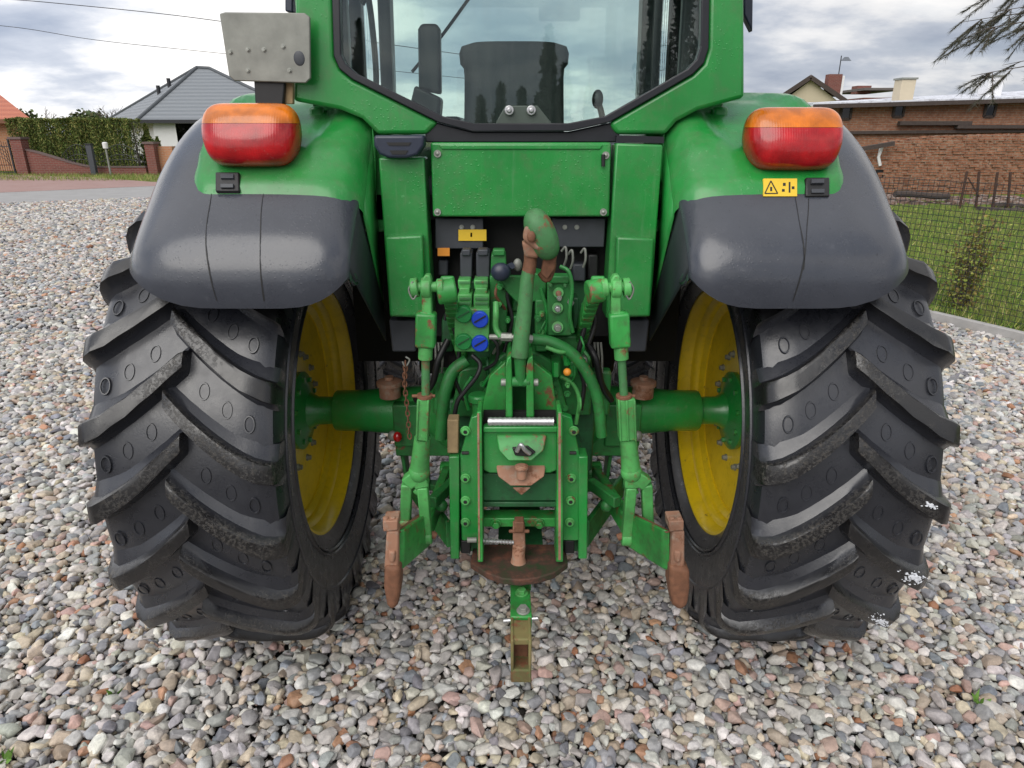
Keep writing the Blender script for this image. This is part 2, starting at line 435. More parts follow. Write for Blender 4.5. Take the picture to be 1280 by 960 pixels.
# snow left on a few lugs of the right tyre (outer lower side)
def snow_patch(u, v, n, rad):
    from mathutils.bvhtree import BVHTree
    W = wr.location
    if not hasattr(snow_patch, 'bvh'): snow_patch.bvh = BVHTree.FromPolygons([Vector((-x.co.x, x.co.y, x.co.z)) + W for x in ty.data.vertices], [tuple(p.vertices) for p in ty.data.polygons])
    mb = MB(); k = 0
    for i in range(n):
        a, q = random.uniform(0, 6.28), rad * abs(random.gauss(0, .52)) * (1 + .45 * math.sin(3 * i))
        h = snow_patch.bvh.ray_cast(CAM, ray(u + q * math.cos(a), v + q * .5 * math.sin(a) + .25 * q * math.cos(a)).normalized())[0]
        if h is None: continue
        s_ = random.uniform(.0009, .0028); mb.sph(h - W, (s_ * 1.6, s_ * 1.6, s_ * .9), nu=6, nv=4); k += 1
    if k: mb.build('snow_patch', M['snow'], wr)
# ---- axle
mb = MB()
for sx in (-1, 1):
    mb.lathe([(.05, .20), (.18, .20), (.30, .15), (.36, .105), (.50, .098), (.62, .085), (.735, .083), (.742, .078), (.742, .03)], (0, 0, AX), 'X', 40, sx)
mb.build('axle_housing', M['green'], tractor)
for sx in (-1, 1):
    mb = MB(); mb.box((sx * .36 - .13, -.10, AX - .16), (sx * .36 + .13, .12, AX - .02)); mb.box((sx * .42 - .07, -.115, AX - .11), (sx * .42 + .07, .05, AX + .07))
    mb.build('axle_saddle', M['green_dull'], tractor, bevel=.006)
    # rust capped brake canister on top of the axle
    c = P(487 if sx < 0 else 804, 482, -.10); mb = MB()
    mb.lathe([(-.045, .03), (-.045, .042), (.0, .042), (.003, .05), (.018, .05), (.02, .043), (.026, .03), (.026, .018), (.038, .017), (.038, .004)], c, 'Z', 24)
    mb.build('axle_cap', M['rust_pale'], tractor)
    # hanging bracket below the axle
    mb = MB()
    for k in (0, 1):
        x = sx * (.47 - k * .085)
        mb.prism([(x, -.06, .76), (x, .06, .76), (x - sx * .02, .0, .52), (x - sx * .02, -.06, .52)], (sx * .015, 0, 0))
    mb.bar((sx * .46, -.03, .54), (sx * .22, .0, .50), .05, .03)
    mb.build('axle_bracket', M['green_dull'], tractor, bevel=.004)
    mb = MB(); mb.bar((sx * .45, -.02, .53), (sx * .25, -.45, .56), .018, .11); mb.build('sway_plate', M['green_dull'], tractor, bevel=.004)
# ---- chassis, transmission, bonnet (mostly hidden behind)
mb = MB(); mb.box((-.27, -.05, .62), (.27, 1.6, 1.12)); mb.box((-.42, .18, .95), (.42, 1.2, 1.62)); mb.box((-.40, -.20, 1.40), (.40, .2, 1.66))
mb.box((-.60, .30, 1.25), (.60, 1.1, 1.6)); mb.box((-.17, 1.4, .6), (.17, 3.1, 1.0))
mb.build('chassis', M['shaded_black'], tractor, bevel=.02)  # black colour stands in for the shade between wheels and posts
for sx in (-1, 1):
    mb = MB(); mb.box((sx * .56 - .14, .28, .98), (sx * .56 + .14, .30, 1.95)); mb.build('gap_shade_sheet', M['shaded_black'], tractor)  # added black sheet that stands in for the shade behind the gap
mb = MB(); mb.box((-.36, 1.25, 1.05), (.36, 3.2, 1.62)); mb.build('bonnet', M['green'], tractor, bevel=.08, seg=4)
for sx in (-1, 1):
    w, _ = wheel(sx, Y=2.55, xc=.93, zc=.63, sc=.72, proto=ty)
mb = MB(); mb.cyl((-.8, 2.55, .6), (.8, 2.55, .6), .09); mb.build('front_axle', M['green'], tractor)

# ---- fenders
M['skirt'] = plain('shaded_inner_skirt_plastic', (.012, .018, .02), .5, 0, .3, 20, .05)  # grey skirt coloured near-black to carry the shadow under the fender
RT = [(36, 1.03), (48, 1.055), (58, 1.07), (70, 1.11), (82, 1.15), (100, 1.165), (140, 1.165)]
XM, HW = .790, .322
TH0 = 39.5
def fpt(sx, thd, a, off=0.0, lip=True):
    if lip: thd += (9.0 * a ** 4 if a > 0 else 5.0 * a ** 6) * max(0, 1 - (thd - TH0) / 20) ** 1.5
    th_l = thd
    e = min(1, max(0, (thd - TH0) / 10)) if lip else 1; e = 1 - (1 - e) ** 1.6
    hw = HW * (.83 + .17 * math.sqrt(max(0, 1 - (1 - min(1, (thd - TH0) / 9)) ** 2))) if lip else HW
    r = lerp(RT, thd) - (.10 * abs(a) ** 5.0 if a > 0 else .045 * abs(a) ** 8) - .085 * (1 - e) ** 1.5 + .012 * (1 - a * a) + off
    x = XM + hw * math.copysign(1 - (1 - abs(a)) ** 1.15, a) + off * (1 if a > .9 else (-1 if a < -.9 else 0))
    th = R(thd)
    return Vector((sx * x, -r * math.cos(th), AX + r * math.sin(th)))
def a_of_x(x):
    q = (x - XM) / HW
    return math.copysign(1 - (1 - min(1, abs(q))) ** (1 / 1.15), q)
AS = [-1, -.99, -.97, -.94, -.9, -.85, -.78, -.7, -.6, -.45, -.3, -.15, 0, .15, .3, .45, .6, .7, .78, .85, .9, .94, .97, .99, 1]
from mathutils.bvhtree import BVHTree
def on_surface(o):
    bvh = BVHTree.FromPolygons([v.co for v in o.data.vertices], [tuple(p.vertices) for p in o.data.polygons])
    def hit(u, v):
        r = bvh.ray_cast(CAM, ray(u, v).normalized())
        return r[0] if r[0] is not None else P(u, v, -.57)
    return hit
def fender(sx):
    # grey plastic extension: rolled lip, rounded shoulders, side skirts
    rows = []
    ths = [TH0 + q for q in (0, .3, .8, 1.5, 2.5, 4, 6, 8)] + [50 + 3 * i for i in range(30)]
    for thd in ths:
        row = [fpt(sx, thd, a) for a in AS]
        th = R(thd); dr = Vector((0, -math.cos(th), math.sin(th)))
        dep = .05 if thd < TH0 + 3 else .05 + .05 * sm((thd - TH0 - 3) / 10)
        row = [row[0] - dr * dep * (1 - k) for k in (0, .5)] + row + [row[-1] - dr * dep * k for k in (.5, 1)]
        rows.append(row)
    lip = [p + Vector((0, .05, -.0)) for p in rows[0]]
    rows = [lip] + rows
    mb = MB(); mb.grid(rows); fd = mb.build('fender', M['fender'], tractor, angle=60, solid=.008)
    # green sheet metal over the top, with a lip over the grey plastic
    mb = MB(); rows = []; inner = []
    x0, x1 = .468, .95
    n = 26
    for i in range(22):
        q = i / 21; row = []
        for j in range(n + 1):
            s_ = j / n; x = x0 + (x1 - x0) * s_
            edge = min(s_, 1 - s_) * (x1 - x0)
            lo = 56.3 + (4.5 * (1 - min(1, edge / .07)) ** 2 if s_ > .5 else 1.8 * (1 - min(1, edge / .04)) ** 2)         # rounded lower corners
            thd = lo + (112 - lo) * q ** 1.15
            off = .016 - .03 * (1 - min(1, (1 - s_) * (x1 - x0) / .03)) ** 2 - .02 * (1 - min(1, q / .04)) ** 2
            # broad moulded shoulder that carries the lamp
            dd = ((x - .745) / .165) ** 2 + ((thd - 75) / 11.5) ** 2
            off += .020 * sm((dd - .85) / .35) * sm((thd - 62) / 5) - .004
            off += .05 * sm((.60 - x) / .14) * sm((thd - 66) / 14)      # rises toward the cab
            a = a_of_x(x)
            p = fpt(sx, thd, max(-1, min(.93, a)), off, lip=False); p.x = sx * x
            row.append(p)
        th = R(57.5 + (112 - 57.5) * q); dr = Vector((0, -math.cos(th), math.sin(th)))
        row = [row[0] - dr * .03 + X * sx * -.012, row[0] - dr * .012 + X * sx * -.008] + row + [row[-1] - dr * .03]
        inner.append(row[0])
        rows.append(row)
    rows = [[p + (dr0 := Vector((0, .03, -.012))) for p in rows[0]]] + rows
    mb.grid(rows); cover = mb.build('fender_cover', M['green'], fd, angle=50)
    # inner wall between cover, post and plastic: green upper plate, lower skirt with its shade put into the colour
    xi = sx * .452
    q = inner[:16]; n = len(q)
    mb = MB(); mb.grid([[p + Vector((0, 0, 0)), p.lerp(B, .5), B] for p, B in zip(q, [Vector((xi, -.34, 1.38 + .62 * (i / (n - 1)) ** .8)) for i in range(n)])])
    mb.build('inner_panel', M['green'], fd, solid=.004)
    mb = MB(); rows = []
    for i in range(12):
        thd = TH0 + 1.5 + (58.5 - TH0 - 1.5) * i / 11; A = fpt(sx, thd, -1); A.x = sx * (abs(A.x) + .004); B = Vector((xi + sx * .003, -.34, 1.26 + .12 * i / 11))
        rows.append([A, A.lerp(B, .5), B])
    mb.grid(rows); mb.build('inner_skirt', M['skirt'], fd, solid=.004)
    # tail lamp: housing, amber upper lens, red lower lens
    uc, vc = (316, 169) if sx < 0 else (989.5, 174)
    c = P(uc, vc, -.50)
    for nm, mat, z0, z1, grow in (('lamp_housing', 'black', -1, 1, 0), ('amber_lens', 'amber_lens', .25, 1, 1), ('red_lens', 'red_lens', -1, .243, 1)):
        mb = MB(); rows = []; k = 1.0 if grow else .97
        lx, ly, lz = .134 * k, .082 * k, .086 * k
        nv, nu = 18, 40
        for i in range(nv + 1):
            zz = z0 + (z1 - z0) * i / nv
            zz_ = math.copysign(1 - (1 - abs(zz)) ** 1.6, zz)
            sec = max(0, 1 - abs(zz_) ** 3.2) ** (1 / 2.4)
            row = []
            for j in range(nu + 1):
                th = math.pi * 2 * j / nu; cx, cy = math.cos(th), math.sin(th)
                ex = .62
                px = math.copysign(abs(cx) ** ex, cx) * lx * (.55 + .45 * sec) * (1 if sec > 0 else 0)
                if sec < .35: px *= (.75 + .25 * sec / .35)
                py = math.copysign(abs(cy) ** ex, cy) * ly * sec
                taper = 1 - .10 * max(0, -zz_)
                sq = sx * px * taper
                row.append(c + Vector((sq, py * (1 if grow else .9) * (1 if zz_ < 0 else 1 - .25 * zz_) + (.0 if grow else .02) - .012 * (-zz_), lz * zz_)))
            rows.append(row)
        mb.grid(rows); bmesh.ops.remove_doubles(mb.bm, verts=mb.bm.verts[:], dist=.0002)
        bmesh.ops.holes_fill(mb.bm, edges=mb.bm.edges[:], sides=60)
        mb.build(nm, M[mat], fd, angle=50)
    # small moulded socket block with two slots, set into the cover
    u, v = (286, 230) if sx < 0 else (1020, 236)
    hit = on_surface(cover)
    def patch(u0, v0, u1, v1, up_, dep):
        n_ = [hit(a, b) for a, b in ((u0, v0), (u1, v0), (u1, v1), (u0, v1))]
        nn = (n_[1] - n_[0]).cross(n_[3] - n_[0]).normalized(); nn = nn if nn.y < 0 else -nn
        return [p + nn * up_ for p in n_], -nn * dep
    mb = MB(); mb.prism(*patch(u - 15, v - 12, u + 15, v + 12, .012, .04)); mb.build('lamp_socket', M['black'], fd, bevel=.004)
    for dv in (-5, 5):
        mb = MB(); mb.prism(*patch(u - 8, v + dv - 3, u + 8, v + dv + 2, .0145, .008)); mb.build('socket_slot', M['darkgrey'], fd, bevel=.001)
    if sx > 0:                             # warning sticker: triangle and marks
        u0, v0, u1, v1 = 953, 225, 995, 247; w, h = u1 - u0, v1 - v0
        q, d = patch(u0, v0, u1, v1, .008, .02); mb = MB(); mb.prism(q, d); mb.build('warning_sticker', M['label'], fd)
        def sp(a, b): return q[0].lerp(q[1], a).lerp(q[3].lerp(q[2], a), b) - d.normalized() * .0006
        mb = MB(); tri = [(.22, .14), (.42, .85), (.04, .85)]
        for a, b in zip(tri, tri[1:] + tri[:1]): mb.bar(sp(*a), sp(*b), .003, .0012, up=-d)
        for k in ((.20, .48, .26, .72), (.58, .25, .66, .42), (.55, .6, .63, .75), (.75, .2, .80, .8), (.84, .45, .92, .6)):
            mb.prism([sp(k[0], k[1]), sp(k[2], k[1]), sp(k[2], k[3]), sp(k[0], k[3])], d.normalized() * .0012)
        mb.build('sticker_symbol', M['ink'], fd)
    # dark water streaks that run down the grey plastic
    for (ua, ub) in (((333, 322), (268, 254)) if sx < 0 else ((1006, 1004), (988, 1012))):
        xa = abs(P(ua, 250, -.57).x); xb = abs(P(ub, 372, -.82).x)
        mb = MB(); rows = []
        for i in range(24):
            q = i / 23
            if sx > 0 and ua == 988 and q > .8: break
            x = xa + (xb - xa) * q + .0015 * math.sin(q * 9 + ua); thd = 57.2 - (57.2 - TH0 - .8) * q
            w = .0007 + .0016 * q * abs(math.sin(q * 5 + ua))
            rows.append([fpt(sx, thd, a_of_x(x + d * w) , .0012) for d in (-1, 1)])
        mb.grid(rows); mb.build('water_streak', M['ink'], fd)
    return fd
fl_ = fender(-1); fr_ = fender(1)
# ---- cab
YC = -.37
def arc_pts(pts): return pts
win_o = [(413, -70), (417, 70), (424, 86), (440, 99), (548, 153), (590, 164), (712, 164), (762, 153), (866, 93), (880, 79), (886, 60), (888, -70)]
win_i = [(423, -70), (426, 68), (432, 80), (446, 92), (553, 145), (592, 154), (710, 154), (757, 145), (860, 86), (871, 74), (876, 58), (878, -70)]
mb = MB()
for sgn, out in ((-1, [(371, -70), (367, 60), (366, 126), (425, 137), (452, 148), (472, 168), (533, 168), (541, 160)]),
                 (1, [(930, -70), (931, 60), (931, 122), (872, 138), (846, 152), (832, 168), (771, 168), (765, 160)])):
    inn = win_o[:5] if sgn < 0 else win_o[:6:-1]
    inn = list(reversed(inn))
    mb.ppx(out + inn, YC, .07)
# cab body: corner pillars that run forward, sills, roof
for sx in (-1, 1):
    xo = .665
    mb.box((sx * xo - (.05 if sx > 0 else .0), YC + .07, 2.035), (sx * xo + (.0 if sx > 0 else .05), YC + .16, 2.75))
    mb.bar((sx * .64, YC + .1, 1.96), (sx * .70, 1.15, 1.70), .05, .10)
    mb.box((sx * .55 - .15, -.29, 1.62), (sx * .55 + .15, 1.10, 1.93))
mb.box((-.78, YC - .05, 2.74), (.78, 1.3, 2.95))
cab = mb.build('cab', M['green'], tractor, bevel=.012, seg=3)
def wpx(u, v): return P(u, v, YC)
mb = MB()                                   # rear window seal
for a, b, c, d in zip(win_o, win_o[1:], win_i, win_i[1:]):
    q = [P(a[0], a[1], YC - .008), P(b[0], b[1], YC - .008), P(d[0], d[1], YC - .008), P(c[0], c[1], YC - .008)]
    mb.prism(q, (0, .03, 0))
bmesh.ops.remove_doubles(mb.bm, verts=mb.bm.verts[:], dist=.0005)
mb.build('window_seal', M['rubber_seal'], cab, bevel=.003)
mb = MB(); mb.prism([P(u, v, YC + .008) for u, v in win_i], (0, .005, 0)); mb.build('rear_window', M['glass'], cab)
for sx in (-1, 1):
    mb = MB(); mb.prism([(sx * .66, YC + .17, 2.0), (sx * .72, 1.12, 1.76), (sx * .70, 1.12, 2.74), (sx * .65, YC + .17, 2.74)], (sx * .005, 0, 0)); mb.build('side_window', M['glass_clear'], cab)
    mb = MB(); mb.bar((sx * .655, 1.16, 1.6), (sx * .63, 1.16, 2.75), .12, .06); mb.build('front_pillar', M['darkgrey'], cab, bevel=.01)
    mb = MB(); mb.bar((sx * .70, .42, 1.75), (sx * .68, .42, 2.75), .05, .05 if sx < 0 else .09); mb.build('door_pillar', M['darkgrey'], cab, bevel=.01)
mb = MB(); mb.box((-.61, 1.16, 1.72), (.61, 1.165, 2.74)); mb.build('windscreen', M['glass_clear'], cab)
mb = MB(); mb.box((-.64, YC + .08, 1.66), (.64, 1.14, 1.74)); mb.box((-.62, 1.0, 1.70), (.62, 1.14, 1.86)); mb.build('cab_floor', M['shaded_black'], cab)
mb = MB(); mb.ppx([(531, 158), (545, 153), (590, 164.5), (712, 164.5), (762, 153.5), (775, 158), (774, 178), (532, 178)], YC + .012, .05); mb.build('window_sill', M['rubber_seal'], cab, bevel=.004)
# latch plate and two round studs at the foot of the rear window
mb = MB(); mb.ppx([(618, 157), (626, 142), (632, 132), (672, 132), (680, 142), (692, 157)], YC - .004, .01); mb.build('window_latch', plain('grey_green_latch', (.055, .075, .062), .5), cab, bevel=.003)
for u in (636.5, 664):
    mb = MB(); p = P(u, 138, YC - .004); mb.cyl(p, p + BK * .012, .014); mb.cyl(p + BK * .012, p + BK * .022, .009, .006); mb.build('window_stud', M['steel'], cab, bevel=.002)
# seat
st = MB(); rows = []
for i, (z, hw_) in enumerate([(1.72, .19), (1.85, .20), (1.95, .195), (2.05, .19), (2.12, .188), (2.150, .190), (2.165, .203), (2.20, .206), (2.222, .197), (2.232, .16)]):
    hw_ *= 1.02
    row = []
    for j in range(33):
        th = 2 * math.pi * j / 32; c_, s_ = math.cos(th), math.sin(th)
        row.append(Vector((-.012 + math.copysign(abs(c_) ** .55, c_) * hw_, .30 + math.copysign(abs(s_) ** .8, s_) * (.09 if z < 2.15 else .095), z * 1.035 - .065 if z > 2 else z - .035)))
    rows.append(row)
st.grid(rows); bmesh.ops.remove_doubles(st.bm, verts=st.bm.verts[:], dist=.0002); bmesh.ops.holes_fill(st.bm, edges=st.bm.edges[:], sides=60)
seat = st.build('driver_seat', M['seat'], tractor, angle=50)
mb = MB(); mb.box((-.2, .32, 1.70), (.27, .85, 1.86)); mb.build('seat_cushion', M['seat'], seat, bevel=.03, seg=3)
mb = MB(); mb.box((-.30, .3, 1.93), (-.22, .75, 1.99)); mb.build('armrest', M['black'], seat, bevel=.02, seg=3)
mb = MB(); q0 = [P(523, 112, .2), P(551, 118, .2), P(550, 36, .2), P(546, 29, .2), P(526, 29, .2), P(522, 36, .2)]; mb.prism(q0, (0, .06, 0)); mb.prism([P(505, 160, .2), P(548, 160, .2), P(551, 122, .2), P(518, 106, .2)], (0, .12, 0)); mb.build('passenger_seat', M['black'], tractor, bevel=.012, seg=3)
mb = MB(); mb.tube(smooth_path([P(756, 165, .25), P(752, 142, .25), P(748, 128, .25)]), .012); mb.sph(P(747, 124, .25), (.022, .022, .035)); mb.build('gear_lever', M['black'], tractor)
mb = MB(); mb.tube(smooth_path([P(515, 90, 1.12), P(552, 45, 1.12), P(592, -10, 1.12)]), .008); mb.build('windscreen_wiper', M['black'], cab)
mb = MB(); mb.box((.13, .6, 2.515), (.36, .64, 2.64)); mb.build('interior_mirror', M['black'], cab, bevel=.015)
mb = MB(); mb.tube(smooth_path([P(452, 5, .35), P(460, -4, .35), P(468, 60, .35), P(470, 108, .35), P(463, 118, .35)]), .012); mb.build('grab_handle', M['black'], cab)
mb = MB(); mb.box((.36, .1, 1.70), (.62, .9, 1.90)); mb.build('side_console', M['darkgrey'], cab, bevel=.03)
mb = MB(); mb.cyl((0, .98, 1.7), (0, .85, 2.0), .05); mb.lathe([(-.015, .19), (0, .205), (.015, .19), (0, .175)], (0, 0, 0), 'Z', 40, closed=True); 
mb.build('steering_wheel', M['black'], cab) if False else mb.bm.free()
mb = MB(); mb.cyl((.80, 1.45, 1.4), (.80, 1.45, 3.0), .085, n=28)
ex = mb.build('exhaust_stack', M['darkgrey'], tractor)
mb = MB()
for k in range(22):
    for s_ in (-.4, .1, .5):
        mb = MB(); mb.cyl((.80 + .085 * math.sin(s_), 1.45 - .085 * math.cos(s_), 1.95 + .035 * k), (.80 + .089 * math.sin(s_), 1.45 - .089 * math.cos(s_), 1.95 + .035 * k), .009, n=8); mb.build('shield_hole_glint', M['zinc'], ex)  # pale discs paint the highlights at the shield's perforations
# mirrors just inside the top edge of the picture
for sx, uu in ((-1, 361), (1, 935)):
    mb = MB(); q = [P(uu - 5, 18, .45), P(uu + 6, 40, .45), P(uu + 7, -40, .45), P(uu - 6, -40, .45)] if sx > 0 else [P(uu - 5, 14, .45), P(uu + 5, 16, .45), P(uu + 5, -40, .45), P(uu - 5, -40, .45)]
    mb.prism(q, (0, .05, 0)); mb.build('side_mirror', M['blueblack'], cab, bevel=.006)
# beacon plate on the left fender: grey sheet with holes on a short post
mb = MB(); YS = -.42
mb.ppx([(274, 17), (281, 15), (380, 16), (387, 21), (388, 98), (382, 104), (293, 101), (286, 95)], YS, .012)
pl = mb.build('sign_plate', M['zinc'], tractor, bevel=.003)
mb = MB(); mb.ppx([(317, 100), (356, 100), (354, 132), (319, 132)], YS + .014, .03); mb.build('plate_post', M['black'], pl, bevel=.004)
mb = MB(); mb.ppx([(356, 103), (366, 103), (366, 130), (356, 130)], YS + .03, .02); mb.build('post_edge', M['tan'], pl, bevel=.002)
for (u, v) in ((288, 65), (310, 62), (330, 62), (354, 58), (310, 88), (362, 88)):
    mb = MB(); mb.hexbolt(P(u, v, YS), BK, .005, .006); mb.build('plate_screw', M['bolt'], pl)
mb = MB(); mb.sph(P(374, 73, YS), (.016, .003, .02)); mb.build('reflector_disc', M['darkgrey'], pl)
# ---- rear posts, panel
for sx, poly, cov in ((-1, [(473, 197), (530, 197), (541, 398), (487, 396)], [(481, 296), (528, 294), (532, 396), (487, 396)]),
                      (1, [(829, 181), (770, 179), (757, 398), (813, 396)], [(818, 298), (771, 296), (768, 396), (813, 396)])):
    mb = MB(); mb.ppx(poly, -.40, .10); po = mb.build('rear_post', M['green'], tractor, bevel=.006)
    mb = MB(); mb.ppx(cov, -.435, .05); mb.build('post_cover', M['green'], po, bevel=.008, seg=3)
    mb = MB(); mb.ppx([(cov[0][0] + 2 * -sx, 294), (cov[1][0], 294), (cov[1][0] + 8 * sx, 372), (cov[2][0], 372), (cov[2][0], 380), (cov[3][0], 380)], -.443, .006) if False else None
    mb.bm.free()
    mb = MB(); mb.ppx([(486 if sx < 0 else 812, 400), (520 if sx < 0 else 770, 400), (520 if sx < 0 else 770, 440), (490 if sx < 0 else 808, 440)], -.3, .1); mb.build('post_foot', M['darkgrey'], po, bevel=.006)
mb = MB(); mb.ppx([(538, 178), (764, 178), (762, 271), (541, 271)], -.39, .04)
pn = mb.build('rear_panel', M['green'], tractor, bevel=.007, seg=3)
mb = MB(); mb.ppx([(548, 181), (754, 181), (750, 187), (552, 187)], -.3945, .008); mb.build('panel_ridge', M['green'], pn, bevel=.003)
for (u, v) in ((547, 192), (757, 194), (547, 265), (754, 265)):
    mb = MB(); p = P(u, v, -.391); mb.cyl(p, p + BK * .005, .011); mb.sph(p + BK * .005, (.006, .004, .006)); mb.build('panel_bolt', M['bolt'], pn)
mb = MB(); mb.cyl(P(754, 193, -.40), P(754, 208, -.40), .006); mb.build('panel_latch', M['black'], pn)
# blue black step / handle cup on the left post
mb = MB(); mb.ppx([(467, 169), (530, 169), (530, 182), (522, 194), (508, 198), (486, 198), (474, 193), (467, 182)], -.45, .06)
cup = mb.build('socket_cover', M['blueblack'], tractor, bevel=.008, seg=3)
mb = MB(); mb.ppx([(483, 178), (514, 178), (511, 182), (486, 182)], -.4525, .004); mb.ppx([(487, 188), (510, 188), (507, 193), (490, 193)], -.4525, .004); mb.build('cover_rib', M['ink'], cup)
mb = MB(); mb.ppx([(771, 169), (830, 171), (830, 179), (770, 178)], -.385, .03); mb.build('post_gap_seal', M['rubber_seal'], tractor)
# recess under the panel
mb = MB(); mb.ppx([(541, 270), (762, 270), (760, 420), (541, 420)], -.24, .05); mb.build('recess_back', M['shaded_black'], tractor)
mb = MB(); mb.ppx([(544, 273), (604, 273), (604, 311), (544, 311)], -.33, .02); mb.build('recess_plate', M['darkgrey'], tractor, bevel=.003)
mb = MB(); mb.ppx([(690, 273), (757, 273), (755, 309), (690, 309)], -.33, .02); mb.build('recess_plate', M['darkgrey'], tractor, bevel=.003)
mb = MB(); mb.ppx([(573, 287), (608, 287), (608, 301), (573, 301)], -.336, .004); lb = mb.build('yellow_label', M['label'], tractor)
mb = MB()
for k, q in enumerate((588, 590.5)): mb.ppx([(588, 291), (590, 291), (590, 296), (588, 296)], -.3375, .002)
mb.build('label_mark', M['ink'], lb)
mb = MB(); mb.ppx([(547, 310), (562, 310), (562, 320), (547, 320)], -.336, .004); mb.build('orange_label', M['olabel'], tractor)
for u in (577, 591, 706, 721):
    mb = MB(); mb.hexbolt(P(u, 284, -.331), BK, .006, .008); mb.build('recess_bolt', M['bolt'], tractor)
# ================================================================== REAR LINKAGE (three-point hitch, valves, drawbar)
def new(name, mat, fn, parent=None, bevel=.003, **k):
    mb = MB(); fn(mb); return mb.build(name, M[mat] if isinstance(mat, str) else mat, parent or tractor, bevel=bevel, **k)
def bolt(parent, u, v, Y, r=.011, h=.014, mat='green', name='bolt', ring=True):
    mb = MB(); p = P(u, v, Y); mb.hexbolt(p, BK, r, h)
    return mb.build(name, M[mat], parent)
# gearbox body behind everything
def gb(m):
    m.ppx([(585, 350), (735, 350), (740, 450), (745, 520), (570, 520), (575, 450)], -.26, .2)
    m.ppx([(560, 500), (745, 500), (740, 590), (565, 590)], -.30, .25)
gear = new('gearbox', 'green_dark', gb, bevel=.01)
def gb2(m):                               # ribbed casting with flanged hub
    m.ppx([(598, 520), (612, 455), (632, 440), (672, 440), (694, 455), (712, 520)], -.42, .15)
    m.ppx([(690, 420), (725, 420), (742, 470), (738, 520), (694, 520)], -.36, .1)
    m.ppx([(575, 462), (610, 456), (606, 522), (562, 522)], -.36, .1)
gear2 = new('gearbox_cover', 'green_dull', gb2, gear, bevel=.008)
for (u, v) in ((621, 481), (604, 480), (679, 481), (694, 478), (694, 489), (709, 492), (706, 510), (618, 508), (684, 508)):
    bolt(gear2, u, v, -.425, .009, .012, 'green_dull')
new('filler_cap', 'green', lambda m: m.lathe([(-.06, .022), (0, .022), (.003, .034), (.022, .034), (.028, .028), (.028, .01)], P(598, 502, -.46), 'Z', 24), gear, bevel=.002)
# clutter: pipes, flanges and castings around the gearbox
def pipes(m):
    m.tube(smooth_path([P(665, 424, -.50), P(690, 428, -.50), P(715, 442, -.50), P(735, 468, -.50), P(747, 500, -.50), P(752, 545, -.50)]), .019)
new('hydraulic_pipe', 'green_dull', pipes, bevel=0)
new('hydraulic_pipe', 'green_dull', lambda m: m.tube(smooth_path([P(584, 450, -.45), P(566, 464, -.46), P(557, 488, -.47), P(553, 515, -.47), P(551, 548, -.47)]), .021), bevel=0)
new('hydraulic_pipe', 'green', lambda m: m.tube(smooth_path([P(700, 333, -.47), P(711, 340, -.48), P(715, 362, -.48), P(712, 392, -.48), P(716, 415, -.46)]), .0065), bevel=0)
new('hydraulic_pipe', 'green_pale', lambda m: m.tube(smooth_path([P(682, 434, -.52), P(700, 440, -.52), P(712, 440, -.50), P(724, 452, -.48)]), .007), bevel=0)
new('hydraulic_pipe', 'green_dull', lambda m: m.tube(smooth_path([P(672, 455, -.46), P(684, 470, -.46), P(688, 495, -.46), P(686, 515, -.46)]), .006), bevel=0)
new('hydraulic_pipe', 'green', lambda m: m.tube(smooth_path([P(628, 452, -.46), P(612, 470, -.46), P(604, 482, -.45)]), .006), bevel=0)
new('hydraulic_hose', 'black', lambda m: m.tube(smooth_path([P(590, 444, -.50), P(600, 455, -.51), P(596, 470, -.52), P(582, 488, -.52), P(572, 502, -.52), P(568, 520, -.52)]), .0075), bevel=0)
new('hydraulic_hose', 'black', lambda m: m.tube(smooth_path([P(612, 420, -.50), P(622, 432, -.50), P(620, 452, -.48), P(606, 462, -.46)]), .006), bevel=0)
new('hydraulic_hose', 'black', lambda m: m.tube(smooth_path([P(560, 425, -.35), P(548, 450, -.38), P(540, 480, -.36), P(520, 500, -.3)]), .012), bevel=0)
new('hydraulic_hose', 'black', lambda m: m.tube(smooth_path([P(735, 430, -.35), P(745, 450, -.38), P(752, 480, -.36), P(764, 500, -.3)]), .012), bevel=0)
def fit(m):
    m.cyl(P(612, 421, -.50), P(655, 422, -.52), .009); m.cyl(P(626, 421, -.51), P(640, 421.5, -.51), .014, n=6); m.cyl(P(650, 422, -.52), P(665, 424, -.51), .014, n=6)
new('pipe_fitting', 'bolt', fit, bevel=.001)
new('elbow_pipe', 'green_pale', lambda m: m.tube(smooth_path([P(620, 378, -.48), P(620, 392, -.50), P(620, 410, -.50), P(626, 421, -.51)]), .010), bevel=0)
